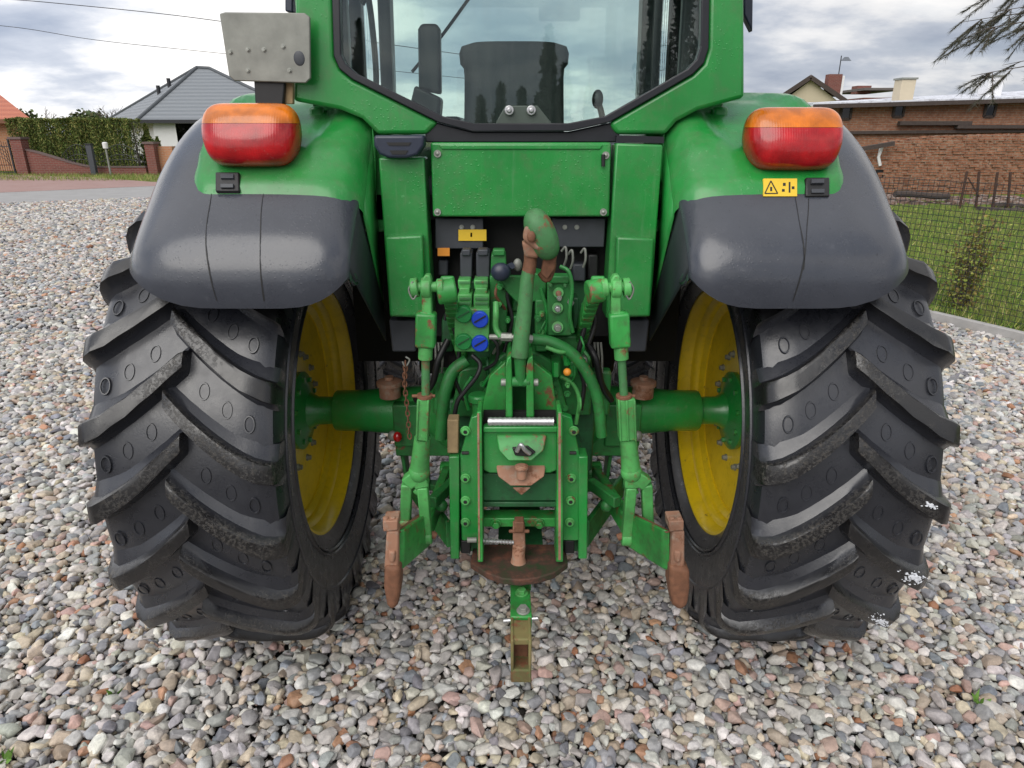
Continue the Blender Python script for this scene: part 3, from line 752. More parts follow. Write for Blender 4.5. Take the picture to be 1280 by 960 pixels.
# ---- spool valve bank with couplers
def vb(m):
    m.ppx([(568, 386), (612, 386), (611, 440), (568, 440)], -.50, .05)
valve = new('valve_block', 'green_pale', vb, bevel=.004)
for u0, u1 in ((572, 590), (592, 612)):
    def vv(m):
        m.ppx([(u0, 368), (u1, 368), (u1 - 1, 388), (u0, 388)], -.485, .09); m.ppx([(u0, 350), (u1 - 2, 350), (u1 - 2, 362), (u0 + 1, 362)], -.455, .08)
        m.ppx([(u0 + 2, 360), (u1 - 3, 360), (u1 - 3, 372), (u0 + 2, 372)], -.475, .08)
    sp = new('spool_valve', 'green_pale', vv, valve, bevel=.004)
    for v in (352, 372, 378): new('spool_rib', 'green_grey', lambda m: m.ppx([(u0 + 2, v), (u1 - 2, v), (u1 - 2, v + 3), (u0 + 2, v + 3)], -.49 if v > 360 else -.458, .03), valve, bevel=.001)
    new('valve_plug', 'darkgrey', lambda m: (m.ppx([(u0 + 3, 316), (u1, 316), (u1, 347), (u0 + 3, 347)], -.40, .1), m.ppx([(u0 + 5, 312), (u1 - 2, 312), (u1 - 2, 320), (u0 + 5, 320)], -.41, .05)), valve, bevel=.004)
for u, v, mt in ((579.5, 393, 'greencap'), (579.5, 427, 'greencap'), (600, 399, 'blue'), (600, 429, 'blue')):
    Yc = -.508
    cp = new('coupler_cap', mt, lambda m: m.lathe([(-.03, .0245), (-.008, .0265), (.004, .0265), (.010, .024), (.011, .004)], P(u, v, Yc), 'Y', 28, 1) if False else m.tube([P(u, v, Yc) + Vector((0, d, 0)) for d in (.03, .0, -.006, -.010)], [.0245, .0265, .0265, .0235], 28), valve, bevel=.001)
    p = P(u, v, Yc - .0115); d = Vector((.018, 0, .011))
    new('cap_tab', 'ink' if mt == 'blue' else 'green_dark', lambda m: m.bar(p - d, p + d, .005, .004, up=(0, 1, 0)), valve, bevel=.001)
def gtop(m):
    m.ppx([(614, 318), (632, 318), (634, 345), (613, 345)], -.42, .08); m.ppx([(616, 312), (631, 312), (631, 320), (616, 320)], -.43, .04)
    m.prism([P(615, 345, -.44), P(655, 345, -.44), P(652, 385, -.44)], (0, .02, 0)); m.ppx([(612, 345), (634, 345), (634, 430), (612, 430)], -.42, .08)
new('valve_bracket', 'green_dull', gtop, bevel=.004)
new('round_socket', 'blueblack', lambda m: (m.sph(P(626, 340, -.50), (.031, .022, .029)), m.cyl(P(626, 340, -.50), P(626, 340, -.42), .027, n=24), m.cyl(P(640, 332, -.5), P(632, 336, -.47), .01)), bevel=0)
new('socket_knob', 'zinc', lambda m: m.sph(P(647, 331, -.47), (.014, .012, .02)), bevel=0)
def rb(m):
    m.ppx([(684, 350), (716, 350), (715, 420), (684, 420)], -.44, .12); m.ppx([(688, 345), (712, 345), (712, 355), (688, 355)], -.45, .05)
    m.ppx([(669, 375), (684, 375), (684, 440), (669, 440)], -.43, .1); m.ppx([(640, 395), (652, 395), (652, 440), (640, 440)], -.43, .1)
    m.ppx([(664, 340), (684, 345), (682, 375), (664, 378)], -.42, .1)
rv = new('relief_valve', 'green_dull', rb, bevel=.005)
for u, v, mt, r in ((698, 366, 'rust_pale', .010), (697, 385, 'steel', .012), (697, 409, 'bolt', .014), (677, 392, 'green_pale', .009), (677, 415, 'green_pale', .009), (706, 356, 'green_grey', .006), (688, 356, 'green_grey', .006)):
    new('valve_stud', mt, lambda m: m.tube([P(u, v, -.44), P(u, v, -.44) + BK * .012, P(u, v, -.44) + BK * .02], [r * 1.15, r, r * .7], 14), rv, bevel=.001)
for u, v, r in ((697, 385, .018), (697, 409, .019), (698, 366, .017)): new('valve_ring', 'green_pale', lambda m: m.tube([P(u, v, -.44), P(u, v, -.452)], [r, r], 18), rv, bevel=.001)
for k, (u, v) in enumerate(((712, 318), (728, 316), (704, 314))):
    new('hanging_tie', 'zinc', lambda m: m.tube(smooth_path([P(u - 2, v, -.36), P(u + 3, v - 5, -.37), P(u + 4, v + 8, -.37), P(u + 1, v + 18, -.36)]), .004), bevel=0)
# small castings, hose ends and bolts that fill the gap beside the valves
for (u0, v0, u1, v1, Y, mt) in ((652, 350, 664, 372, -.40, 'green_dark'), (716, 372, 724, 412, -.36, 'green_dark'), (548, 325, 560, 345, -.30, 'darkgrey'), (716, 330, 732, 352, -.30, 'darkgrey'), (735, 318, 748, 350, -.30, 'black'),
                               (640, 352, 652, 390, -.38, 'green_dull'), (726, 405, 738, 445, -.34, 'green_dark'), (552, 398, 566, 440, -.33, 'green_dark'), (689, 452, 702, 470, -.44, 'green_dull'), (712, 452, 722, 472, -.44, 'green')):
    new('casting', mt, lambda m: m.ppx([(u0, v0), (u1, v0), (u1, v1), (u0, v1)], Y, .08), gear, bevel=.006)
rs_ = random.Random(21)
for k in range(26):                       # nuts, unions and small stubs scattered over the castings
    u, v = rs_.uniform(600, 735), rs_.uniform(350, 515)
    if 640 < u < 672 and v < 450: continue
    Yk = -.45 if v < 440 else -.44; r = rs_.uniform(.005, .011); mt = rs_.choice(('green_dull', 'green', 'green_pale', 'bolt', 'green_dark', 'rust'))
    p = P(u, v, Yk + .02)
    if rs_.random() < .55: new('union_nut', mt, lambda m: (m.cyl(p, p + BK * .03, r * 1.2, n=6), m.cyl(p + BK * .03, p + BK * .045, r * .7, n=12)), gear, bevel=.001)
    else: new('stub_pipe', mt, lambda m: m.tube(smooth_path([p, p + BK * .02, p + BK * .03 + Vector((rs_.uniform(-.02, .02), 0, -.03)), p + Vector((rs_.uniform(-.03, .03), .02, -.09))]), r * .6, 10), gear, bevel=0)
for (pts_, r, mt) in (([(735, 395), (728, 420), (722, 450), (730, 480), (726, 512)], .008, 'black'), ([(566, 405), (574, 440), (568, 470), (580, 500)], .007, 'black'), ([(640, 345), (634, 370), (640, 400), (630, 440)], .006, 'black'), ([(676, 360), (684, 395), (678, 430)], .006, 'green'),
                      ([(700, 470), (716, 480), (724, 500), (720, 530)], .007, 'green_pale'), ([(590, 470), (580, 488), (586, 512)], .007, 'green'), ([(745, 345), (738, 372), (744, 402), (736, 430)], .007, 'black'), ([(556, 345), (562, 372), (556, 400)], .006, 'black')):
    new('small_hose', mt, lambda m: m.tube(smooth_path([P(a, b, -.43) for a, b in pts_]), r, 10), gear, bevel=0)
new('orange_plug', 'olabel', lambda m: m.sph(P(709, 465, -.5), (.013, .012, .013)), gear, bevel=0)
new('green_fitting', 'green', lambda m: (m.cyl(P(695, 452, -.47), P(695, 470, -.47), .014, n=6), m.cyl(P(707, 440, -.48), P(709, 456, -.48), .012, n=6)), gear, bevel=.001)

# ---- rockshaft arms, lift rods, lower links
for sx in (-1, 1):
    def L(uL, uR): return uL if sx < 0 else uR
    # lift arm: curved casting coming up and back from the rockshaft
    pts = smooth_path([P(L(578, 722), 440, -.25), P(L(568, 731), 402, -.42), P(L(563, 741), 372, -.56), P(L(559, 748), 352, -.66)], 5)
    arm = new('lift_arm', 'green_worn', lambda m: [m.bar(a, b, .040, .055 - .001 * i, up=(0, 0, 1), w1=.040, h1=.055 - .001 * (i + 1)) for i, (a, b) in enumerate(zip(pts, pts[1:]))] and m.tube([P(L(546, 734), 366, -.665), P(L(570, 754), 362, -.655)], [.035, .035], 20), bevel=.006)
    new('lift_pin', 'green_pale', lambda m: (m.cyl(P(L(512, 757), 360, -.67), P(L(560, 790), 358, -.67), .015), m.cyl(P(L(514, 779), 360, -.67), P(L(523, 788), 359, -.67), .028, n=20), m.cyl(P(L(547, 752), 360, -.67), P(L(555, 760), 359, -.67), .026, n=20)), arm, bevel=.003)
    new('pin_clip', 'zinc', lambda m: m.tube(smooth_path([P(L(516, 787), 352, -.69), P(L(511, 792), 362, -.69), P(L(516, 787), 374, -.69), P(L(521, 782), 368, -.69)]), .0025), arm, bevel=0)
    rod = empty('lift_rod', (0, 0, 0), tractor)
    uc = L(533, 770)
    new('rod_eye', 'green_pale', lambda m: (m.ppx([(uc - 6, 350), (uc - 2, 344), (uc + 4, 344), (uc + 6, 350), (uc + 7, 396), (uc - 6, 396)], -.685, .035), m.cyl(P(uc - 6, 360, -.668), P(uc + 6, 360, -.668), .03, n=20)), rod, bevel=.004)
    tp, bt = (P(L(533, 773), 390, -.67), P(L(532, 775), 433, -.67))
    new('rod_yoke', 'green_worn', lambda m: (m.bar(tp, bt, .058, .052, up=(0, 1, 0)), m.bar(P(L(533, 773), 388, -.67), P(L(533, 773), 396, -.67), .036, .036, up=(0, 1, 0), w1=.052)), rod, bevel=.008, seg=3)
    new('yoke_slot', 'ink', lambda m: m.ppx([(L(532, 771), 400), (L(535, 774), 400), (L(535, 774), 414), (L(532, 771), 414)], -.6955, .004), rod, bevel=.001)
    a, b = P(L(532, 776), 433, -.67), P(L(531.5, 777), 449, -.67)
    new('rod_collar', 'green_pale', lambda m: (m.cyl(a, b, .021, n=24)), rod, bevel=.002)
    a, b, c = P(L(532, 777), 448, -.67), P(L(532, 780), 496, -.67), P(L(529, 784), 498, -.67)
    new('rod_screw', 'green_grey', lambda m: m.cyl(a, b, .0125, n=20), rod, bevel=0)
    new('screw_ring', 'rust', lambda m: (m.cyl(P(L(531, 780), 493, -.67), P(L(531, 780), 497, -.67), .024, n=20), m.cyl(P(L(515, 770), 495, -.67), P(L(544, 794), 495, -.67), .005)), rod, bevel=.001)
    a, b = P(L(530, 782), 497, -.67), P(L(528, 784), 548, -.67)
    new('rod_sleeve', 'green_pale', lambda m: [m.bar(a, b, .036 if sx < 0 else .052, .040, up=(0, 1, 0))] + [m.bar(a + X * d, b + X * d, .007, .05, up=(0, 1, 0)) for d in ((-.015, .015) if sx < 0 else (-.023, 0, .023))] and None, rod, bevel=.003)
    a, b = P(L(528, 785), 547, -.66), P(L(524, 789), 590, -.65)
    new('rod_shaft', 'green_pale', lambda m: (m.cyl(a, b, .025, .031, n=20), m.sph(b, (.034, .034, .034))), rod, bevel=0)
    # fork that straddles the lower link
    top = P(L(523, 790), 592, -.65)
    o_, i_ = P(L(507, 784), 652, -.63), P(L(537, 815), 652, -.63)
    if sx > 0: o_, i_ = P(810, 655, -.63), P(783, 672, -.63)
    else: o_, i_ = P(507, 652, -.63), P(534, 670, -.63)
    def fk(m):
        for e in (o_, i_):
            q = top + (e - top) * .18; q.x += (e.x - q.x) * .65
            m.bar(top + (q - top) * .1, q, .046, .040, up=(0, 1, 0)); m.bar(q, e, .034, .040, up=(0, 1, 0))
            m.cyl(e - X * .017, e + X * .017, .027, n=18)
        m.cyl(top + (o_ - top) * .30 - X * 0, top + (i_ - top) * .30, .014)
    fork = new('rod_fork', 'green_pale', fk, rod, bevel=.005)
    new('fork_pin', 'rust', lambda m: m.cyl(o_ + X * .02 * sx, i_ - X * .03 * sx, .012), rod, bevel=.002)
    new('fork_edge', 'rust', lambda m: m.bar(o_ + Vector((0, -.02, .08)), o_ + Vector((0, -.02, .01)), .006, .004, up=(0, 1, 0)), rod, bevel=0)
    # lower link: broad flat bar from below the axle back to the hook
    A = P(L(560, 742), 590, -.10); B = P(L(533, 789), 662, -.60); Cc = P(L(494, 838), 690, -.84)
    def ll(m):
        m.prism([P(L(530, 788), 641, -.60), P(L(496, 838), 664, -.84), P(L(495, 838), 714, -.84), P(L(530, 789), 684, -.62)], (sx * -.022, .012, 0))
        m.bar(A, B, .035, .075, up=(0, 0, 1))
        m.cyl(A - X * .03, A + X * .03, .045, n=20)
    link = new('lower_link', 'green_worn', ll, bevel=.006)
    new('link_edge_rust', 'rust', lambda m: m.bar(P(L(529, 789), 642, -.605), P(L(497, 836), 665, -.838), .018, .004, up=(0, 0, 1)), link, bevel=.001)
    # hook end: latch, socket and claw
    u0 = L(478, 836)
    Yh = -.86
    def h1(m):
        m.ppx([(u0 + 5, 664), (u0 + 20, 664), (u0 + 20, 712), (u0 + 2, 712)], Yh, .05)
        m.ppx([(u0 + 7, 690), (u0 + 16, 690), (u0 + 15, 704), (u0 + 8, 704)], Yh - .01, .03)
    hk = new('link_hook', 'rust_pale', h1, link, bevel=.006)
    def h2(m):
        m.ppx([(u0 + 0, 652), (u0 + 19, 651), (u0 + 19, 663), (u0 + 1, 665)], Yh - .005, .06); m.cyl(P(u0 + 4, 651, Yh + .01), P(u0 + 4, 646, Yh + .01), .009, n=8); m.cyl(P(u0 + 13, 651, Yh + .01), P(u0 + 13, 646, Yh + .01), .009, n=8)
    new('hook_latch', 'rust_pale', h2, link, bevel=.004)
    def h3(m):
        w = 22 if sx < 0 else 27
        m.ppx([(u0 + 2, 708), (u0 + w, 710 if sx < 0 else 713), (u0 + w, 738), (u0 + w - 3, 758), (u0 + w * .55, 765), (u0 + 5, 758), (u0 + 1, 735)], Yh - .012, .075)
    new('hook_claw', 'rust', h3, link, bevel=.014, seg=4)
    # short stay between link and frame
    new('check_strut', 'green_dull', lambda m: (m.bar(P(L(566, 738), 604, -.40), P(L(540, 772), 628, -.55), .03, .04), m.sph(P(L(552, 758), 632, -.5), (.022, .022, .022))), bevel=.004)
    # dark bracket and light wires beside the rods
    new('wire_bundle', 'zinc', lambda m: [m.tube(smooth_path([P(L(547, 746) + d, 428, -.33), P(L(548, 747) + d * 1.1, 446, -.33), P(L(548, 748) + d * .9, 466, -.33)]), .004, 6) for d in (-3, 1, 5)] and None, bevel=0)
    new('pipe_shield', 'green_dull', lambda m: m.ppx([(L(541, 738), 464), (L(563, 765), 464), (L(560, 762), 520), (L(541, 742), 520)], -.31, .05), bevel=.01)
    new('marker_knob', 'zinc', lambda m: m.sph(P(L(491, 797), 545, -.14), (.020, .018, .022)), bevel=0)
new('red_knob', 'red_lens', lambda m: m.sph(P(497, 546, -.15), (.018, .018, .021)), bevel=0)
# ---- chain on the left
pts = smooth_path([P(507, 455, -.42), P(506, 480, -.42), P(509, 510, -.42), P(512, 545, -.42)], 6)
chain = None
for i in range(16):
    q = i / 15 * (len(pts) - 1); k = min(int(q), len(pts) - 2); p = pts[k].lerp(pts[k + 1], q - k)
    mb = MB(); rg = []
    for j in range(13):
        th = 2 * math.pi * j / 12; a, b = .0065 * math.cos(th), .0125 * math.sin(th)
        rg.append(p + (Vector((a, 0, b)) if i % 2 else Vector((0, a, b))))
    mb.tube(rg, .0025, 6, caps=False); o = mb.build('chain' if chain is None else 'chain_link', M['rust'], chain or tractor)
    chain = chain or o
new('chain_hook', 'bolt', lambda m: m.tube(smooth_path([P(507, 446, -.42), P(512, 450, -.42), P(507, 458, -.42), P(503, 452, -.42)]), .003), chain, bevel=0)

# ---- top link folded up
def tl(m):
    m.tube([P(649, 446, -.60), P(656, 385, -.60), P(659, 350, -.60), P(661, 338, -.60)], [.0265, .022, .0205, .0195], 24)
top = new('top_link', 'green_grey', tl, bevel=.003)
new('link_eye', 'green_dull', lambda m: (m.tube([P(650, 446, -.60), P(651, 480, -.59)], [.019, .016], 16), m.cyl(P(640, 477, -.59), P(662, 477, -.59), .016)), top, bevel=.002)
new('link_neck', 'rust', lambda m: (m.tube([P(661, 340, -.60), P(663, 326, -.60), P(664, 306, -.60), P(667, 292, -.60)], [.020, .019, .021, .026], 20),
     m.tube(smooth_path([P(683, 316, -.58), P(690, 330, -.57), P(684, 348, -.57), P(676, 340, -.57)]), .013)), top, bevel=0)
# hook head: tilted oval claw with a hollow and latch
rot = Matrix.Rotation(R(-24), 3, 'Y')
new('hook_head', 'green_grey', lambda m: (m.sph(P(677, 293, -.615), (.042, .048, .076), rot, 24, 16, .85)), top, bevel=0)
def hl(m):
    m.prism([P(656, 285, -.65), P(664, 276, -.65), P(670, 290, -.66), (P(680, 316, -.66)), P(668, 312, -.655), P(653, 300, -.65)], (0, .05, 0))
    m.prism([P(652, 302, -.64), P(672, 308, -.64), P(674, 324, -.63), P(656, 322, -.63)], (0, .05, 0))
new('hook_jaw', 'rust_pale', hl, top, bevel=.01, seg=3)
new('hook_knob', 'rust', lambda m: m.sph(P(664, 296, -.665), (.012, .008, .016)), top, bevel=0)
new('hook_latch', 'rust', lambda m: (m.prism([P(680, 318, -.61), P(697, 314, -.61), P(694, 336, -.60), P(684, 350, -.60), P(676, 342, -.60)], (0, .02, 0)),), top, bevel=.004)
def brk(m):
    for u0, u1 in ((632, 640), (658, 667)):
        m.prism([P(u0, 522, -.60), P(u0, 460, -.61), P(u0 + 2, 448, -.60), P(u1 - 1, 445, -.60), P(u1, 460, -.60), P(u1 + 1, 522, -.60)], (0, .16, 0))
    m.ppx([(600, 522), (612, 470), (632, 452), (633, 522)], -.50, .03); m.ppx([(667, 452), (690, 470), (698, 522), (667, 522)], -.50, .03)
br = new('top_link_bracket', 'green_worn', brk, bevel=.004)
new('bracket_pin', 'bolt', lambda m: m.cyl(P(626, 478, -.58), P(673, 478, -.58), .012), br, bevel=.002)

# ---- pick-up hitch frame
YF = -.62
fr = empty('hitch_frame', (0, 0, 0), tractor)
for sx, Lp in ((-1, lambda l, r: l), (1, lambda l, r: r)):
    plate = [(575, 570), (589, 522), (603, 517), (602, 676), (577, 676)] if sx < 0 else [(725, 570), (715, 522), (698, 517), (703, 676), (724, 676)]
    def sp(m): m.ppx(plate, YF + .02, .03)
    s1 = new('side_plate', 'green', sp, fr, bevel=.004)
    new('guide_rail', 'green_worn', lambda m: m.ppx([(Lp(596, 697), 515), (Lp(602, 703), 515), (Lp(604, 704), 703), (Lp(597, 695), 703)], YF - .03, .10), fr, bevel=.004)
    new('rail_edge', 'rust_pale', lambda m: m.ppx([(Lp(596.5, 698), 517), (Lp(599, 701), 517), (Lp(600, 701), 700), (Lp(598, 698), 700)], YF - .032, .01), fr, bevel=0)
    new('outer_rail', 'green', lambda m: m.ppx([(Lp(561, 723), 571), (Lp(574, 735), 571), (Lp(574, 734), 699), (Lp(563, 723), 699)], YF + .01, .07), fr, bevel=.004)
    for v, u in ((538, Lp(582, 717)), (597, Lp(582, 714)), (625, Lp(582, 713)), (652, Lp(582, 712))):
        mb = MB(); p = P(u, v, YF + .02); mb.cyl(p, p + BK * .006, .0165, n=18); mb.cyl(p + BK * .006, p + BK * .014, .0125, n=18); mb.build('frame_bolt', M['green_pale'], fr, bevel=.0015)
        mb = MB(); mb.cyl(p + BK * .0141, p + BK * .0148, .007, n=6); mb.build('bolt_socket', M['ink'], fr)
    new('plate_slot', 'ink', lambda m: m.tube([P(Lp(577, 712), 566, YF + .0195), P(Lp(586, 720), 566, YF + .0195)], [.006, .006], 8), s1, bevel=0)
    new('frame_rear', 'green_dark', lambda m: m.ppx([(Lp(566, 704), 570), (Lp(600, 730), 570), (Lp(600, 728), 690), (Lp(566, 704), 690)], YF + .08, .25), fr, bevel=.006)
    new('frame_foot', 'black', lambda m: m.ppx([(Lp(576, 706), 676), (Lp(588, 718), 676), (Lp(588, 718), 692), (Lp(576, 706), 692)], YF + .03, .04), fr, bevel=.003)
new('tan_block', 'tan', lambda m: m.ppx([(559, 525), (573, 525), (573, 567), (559, 567)], YF + .02, .05), fr, bevel=.004)
# roller
def rol(m):
    a, b = P(610, 527, YF), P(692, 527, YF)
    n = 27; pts = [a.lerp(b, i / n) for i in range(n + 1)]; m.tube(pts, [.0145 if i % 2 else .0128 for i in range(n + 1)], 16)
new('roller', 'steel', rol, fr, bevel=0)
new('roller_shadow_plate', 'shaded_black', lambda m: m.ppx([(604, 515), (697, 515), (697, 538), (604, 538)], YF + .05, .02), fr, bevel=0)  # black plate painted as the shade behind the roller
def cp(m): m.ppx([(604, 536), (697, 536), (697, 588), (688, 592), (612, 592), (604, 588)], YF, .05)
cr = new('cross_plate', 'green', cp, fr, bevel=.006)
new('cross_lip', 'green', lambda m: m.ppx([(604, 534), (697, 534), (697, 541), (604, 541)], YF - .014, .03), fr, bevel=.004)
def tong(m): m.prism([P(620, 546, YF - .01), P(684, 546, YF - .01), P(680, 564, YF - .03), P(665, 577, YF - .05), P(635, 577, YF - .05), P(623, 564, YF - .03)], (0, .03, .015))
tg = new('hitch_jaw', 'green_worn', tong, fr, bevel=.006, seg=3)
new('jaw_rust', 'rust_pale', lambda m: (m.prism([P(620, 585, YF - .01), P(682, 585, YF - .01), P(681, 596, YF - .03), P(664, 608, YF - .05), P(638, 608, YF - .05), P(622, 596, YF - .03)], (0, .03, .012)), m.prism([P(640, 610, YF - .03), P(664, 610, YF - .03), P(652, 620, YF - .03)], (0, .01, 0))), fr, bevel=.005)
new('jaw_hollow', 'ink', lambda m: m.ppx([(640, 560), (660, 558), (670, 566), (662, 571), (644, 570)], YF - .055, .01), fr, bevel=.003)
new('jaw_pin', 'steel', lambda m: (m.tube(smooth_path([P(646, 564, YF - .06), P(651, 556, YF - .07), P(656, 562, YF - .07), P(662, 567, YF - .06)]), .007),), fr, bevel=0)
new('king_pin', 'rust_pale', lambda m: (m.cyl(P(652, 598, YF - .05), P(652, 581, YF - .05), .016, n=16), m.cyl(P(652, 586, YF - .05), P(652, 582, YF - .05), .022, n=16)), fr, bevel=.003)
new('inner_plate', 'green_dark', lambda m: (m.ppx([(604, 592), (697, 592), (697, 626), (604, 626)], YF + .03, .03), m.ppx([(604, 628), (697, 628), (697, 634), (604, 634)], YF + .03, .2)), fr, bevel=.003)  # recess green painted darker to stand for its shade
new('lower_bar', 'green_worn', lambda m: m.ppx([(602, 648), (698, 648), (698, 659), (602, 659)], YF + .06, .06), fr, bevel=.004)
for u in (620, 674):
    new('bar_nut', 'green_worn', lambda m: m.hexbolt(P(u, 654, YF + .06), BK, .014, .02), fr, bevel=.002)
new('bar_spring', 'steel', lambda m: m.tube([P(604, 676, YF).lerp(P(642, 678, YF), i / 20) for i in range(21)], [.006 if i % 2 else .009 for i in range(21)], 10), fr, bevel=0)
new('spring_end', 'zinc', lambda m: m.cyl(P(584, 675, YF - .01), P(596, 675, YF - .01), .009), fr, bevel=.001)
def pin(m):
    m.ppx([(641, 658), (656, 658), (657, 684), (641, 684)], YF, .04); m.lathe([(0, .016), (.03, .02), (.06, .024), (.10, .05), (.105, .05), (.105, .01)], P(649, 680, YF + .04), 'Z', 20, 1) if False else m.tube([P(649, 680, YF), P(648, 696, YF), P(648, 712, YF), P(648, 720, YF)], [.022, .022, .035, .05], 20)
new('drawbar_pin', 'rust_pale', pin, fr, bevel=.004)
new('pin_cap', 'rust', lambda m: (m.ppx([(643, 653), (655, 653), (655, 666), (643, 666)], YF - .012, .04), m.cyl(P(636, 664, YF), P(662, 664, YF), .006)), fr, bevel=.004)
# floor plate of the frame with curved rear edge, mossy
a0 = P(590, 702, YF).z
def fp(m):
    poly = [G(588, 703, a0), G(608, 716, a0), G(628, 723, a0), G(650, 725, a0), G(672, 722, a0), G(692, 716, a0), G(710, 703, a0), G(706, 680, a0), G(592, 680, a0)]
    m.prism(poly, (0, 0, -.025))
t_ = NT('rusty_mossy_plate'); n_ = t_.noise(16, 6, .7); t_.set(Base_Color=t_.ramp(n_, [(.35, (.02, .04, .012)), (.5, (.055, .03, .02)), (.65, (.13, .05, .03)), (.8, (.06, .09, .02))]), Roughness=.8); t_.bump(n_, .4, .005); M['moss'] = t_.m
new('frame_floor', 'moss', fp, fr, bevel=.004)
# ---- drawbar
zb = .50
M['rust_olive'] = paint('rusty_olive_iron', (.16, .13, .05), .7, dirt=(.1, .2, .06), dirt_amt=.6, rust=.35, var=.4, coat=0)
def db(m):
    m.prism([G(638, 727, zb), G(662, 727, zb), G(665, 771, zb), G(638, 771, zb)], (0, 0, -.045))
    m.prism([G(636, 700, zb - .002), G(664, 700, zb - .002), G(664, 730, zb - .002), G(638, 730, zb - .002)], (0, 0, -.03))
bar = new('drawbar', 'green_worn', db, bevel=.004)
def de(m):
    e = G(651, 772, zb); y0 = e.y
    for dx in (-.029, .025): m.box((e.x + dx - .003, y0 - .10, .335), (e.x + dx + .007, y0 + .02, .498))
    m.box((e.x - .030, y0 - .09, .470), (e.x + .030, y0 + .0, .493)); m.box((e.x - .030, y0 - .10, .335), (e.x + .030, y0 + .0, .385))
new('drawbar_clevis', M['rust_olive'], de, bar, bevel=.006, seg=3)
e = G(651, 772, zb)
new('clevis_back', 'rust', lambda m: m.box((e.x - .022, e.y - .04, .38), (e.x + .022, e.y - .03, .475)), bar, bevel=.002)
for u, v in ((652, 742), (654, 764)):
    p = G(u, v, zb); mb = MB(); mb.hexbolt(p, Z, .016, .018); mb.build('drawbar_bolt', M['green_pale' if v < 750 else 'bolt'], bar, bevel=.001)
new('clevis_pin', 'steel', lambda m: m.cyl((e.x - .055, e.y + .015, .475), (e.x + .055, e.y + .015, .485), .007), bar, bevel=.001)
def rod_(m): m.box((-.10, -.50, .60), (.10, .0, .70))
new('drawbar_carrier', 'green_dark', lambda m: m.box((-.07, -.55, .47), (.09, .4, .56)), bevel=.006)
for q in ((1143, 722, 190, 14), (1101, 777, 150, 13), (1163, 632, 50, 8)): snow_patch(*q)
# ================================================================== GROUND
def flat(name, pts, z, mat, kind='structure'):
    mb = MB(); f = mb.bm.faces.new([mb.bm.verts.new((x, y, z)) for x, y in pts])
    o = mb.build(name, mat); return tag(o, kind=kind)
t = NT('damp_soil'); n = t.noise(3, 8, .7); vo = t.node('ShaderNodeTexVoronoi'); vo.inputs['Scale'].default_value = 22; t.l.new(t.coord(), vo.inputs['Vector']); sr = t.node('ShaderNodeSeparateColor'); t.l.new(vo.outputs['Color'], sr.inputs[0])
pc = t.ramp(sr.outputs[0], [(.0, (.12, .115, .11)), (.3, (.26, .25, .24)), (.55, (.34, .32, .30)), (.8, (.28, .19, .14)), (.95, (.42, .41, .40))]); pc = t.mix(t.ramp(vo.outputs['Distance'], [(.25, 0), (.6, 1)]), pc, (.03, .028, .026))
t.set(Base_Color=pc, Roughness=.9); t.bump(vo.outputs['Distance'], -.8, .03); t.bump(t.noise(40, 6, .7), .6, .03); M['soil'] = t.m
t = NT('short_grass_ground'); n = t.noise(1.3, 7, .65); n2 = t.noise(30, 6, .7)
c = t.mix(t.ramp(n, [(.35, 0), (.65, 1)]), (.10, .18, .03), (.22, .24, .06)); c = t.mix(t.ramp(n2, [(.4, 0), (.75, .6)]), c, (.05, .09, .02))
t.set(Base_Color=c, Roughness=.9, Specular_IOR_Level=.1); t.bump(n2, 1, .05); M['lawn'] = t.m
t = NT('pale_concrete_road'); n = t.noise(2, 7, .6); t.set(Base_Color=t.mix(n, (.24, .235, .23), (.38, .375, .37)), Roughness=.8); M['road'] = t.m
t = NT('pink_paving')
br_ = t.node('ShaderNodeTexBrick'); br_.inputs['Scale'].default_value = 4; br_.inputs['Color1'].default_value = (.27, .14, .12, 1); br_.inputs['Color2'].default_value = (.33, .19, .16, 1); br_.inputs['Mortar'].default_value = (.2, .14, .12, 1); br_.inputs['Mortar Size'].default_value = .015
t.l.new(t.coord(), br_.inputs['Vector']); t.set(Base_Color=t.mix(t.noise(1, 6), br_.outputs['Color'], (.36, .25, .23)), Roughness=.8); M['paving'] = t.m
def far(x, y): return (x, y)
flat('ground', [(-400, -60), (400, -60), (400, 900), (-400, 900)], -.06, M['soil'])
# kerb line on the right
K0, K1 = Vector((4.59, 4.66, 0)), Vector((5.0, 3.81, 0)); kd = (K0 - K1).normalized(); kn = Vector((kd.y, -kd.x, 0))
def kp(s, o=0): return K1 + kd * s + kn * o
a, b, c, d = kp(-8, .1), kp(17, .1), Vector((30, 22, 0)), Vector((40, -3, 0))
flat('lawn', [(p.x, p.y) for p in (a, b, Vector((-2.3, 21, 0)), Vector((60, 60, 0)), Vector((60, -3, 0)))], .03, M['lawn'])
flat('verge', [(-400, 24.6), (-20, 26.4), (-12, 26.0), (400, 26), (400, 890), (-400, 890)], -.02, M['lawn'])
g0, g1 = G(0, 254), G(185, 247.0); h0, h1 = G(0, 241), G(185, 233)
def ext(p, q, s): return (p + (q - p) * s)
ra, rb, rc, rd_ = ext(g0, g1, -3), ext(g0, g1, 3.2), ext(h0, h1, 3.2), ext(h0, h1, -3)
flat('road', [(p.x, p.y) for p in (ra, rb, rc, rd_)], .004, M['road'])
da, dc = G(0, 218.5), G(110, 221.5); db_ = G(190, 227.5)
flat('driveway', [(-50, h0.y - 3), (h0.x, h0.y), (h1.x, h1.y), (h1.x + 3, h1.y + 1.2), (db_.x, db_.y), (dc.x, dc.y), (da.x, da.y), (-50, da.y)], .008, M['paving'])
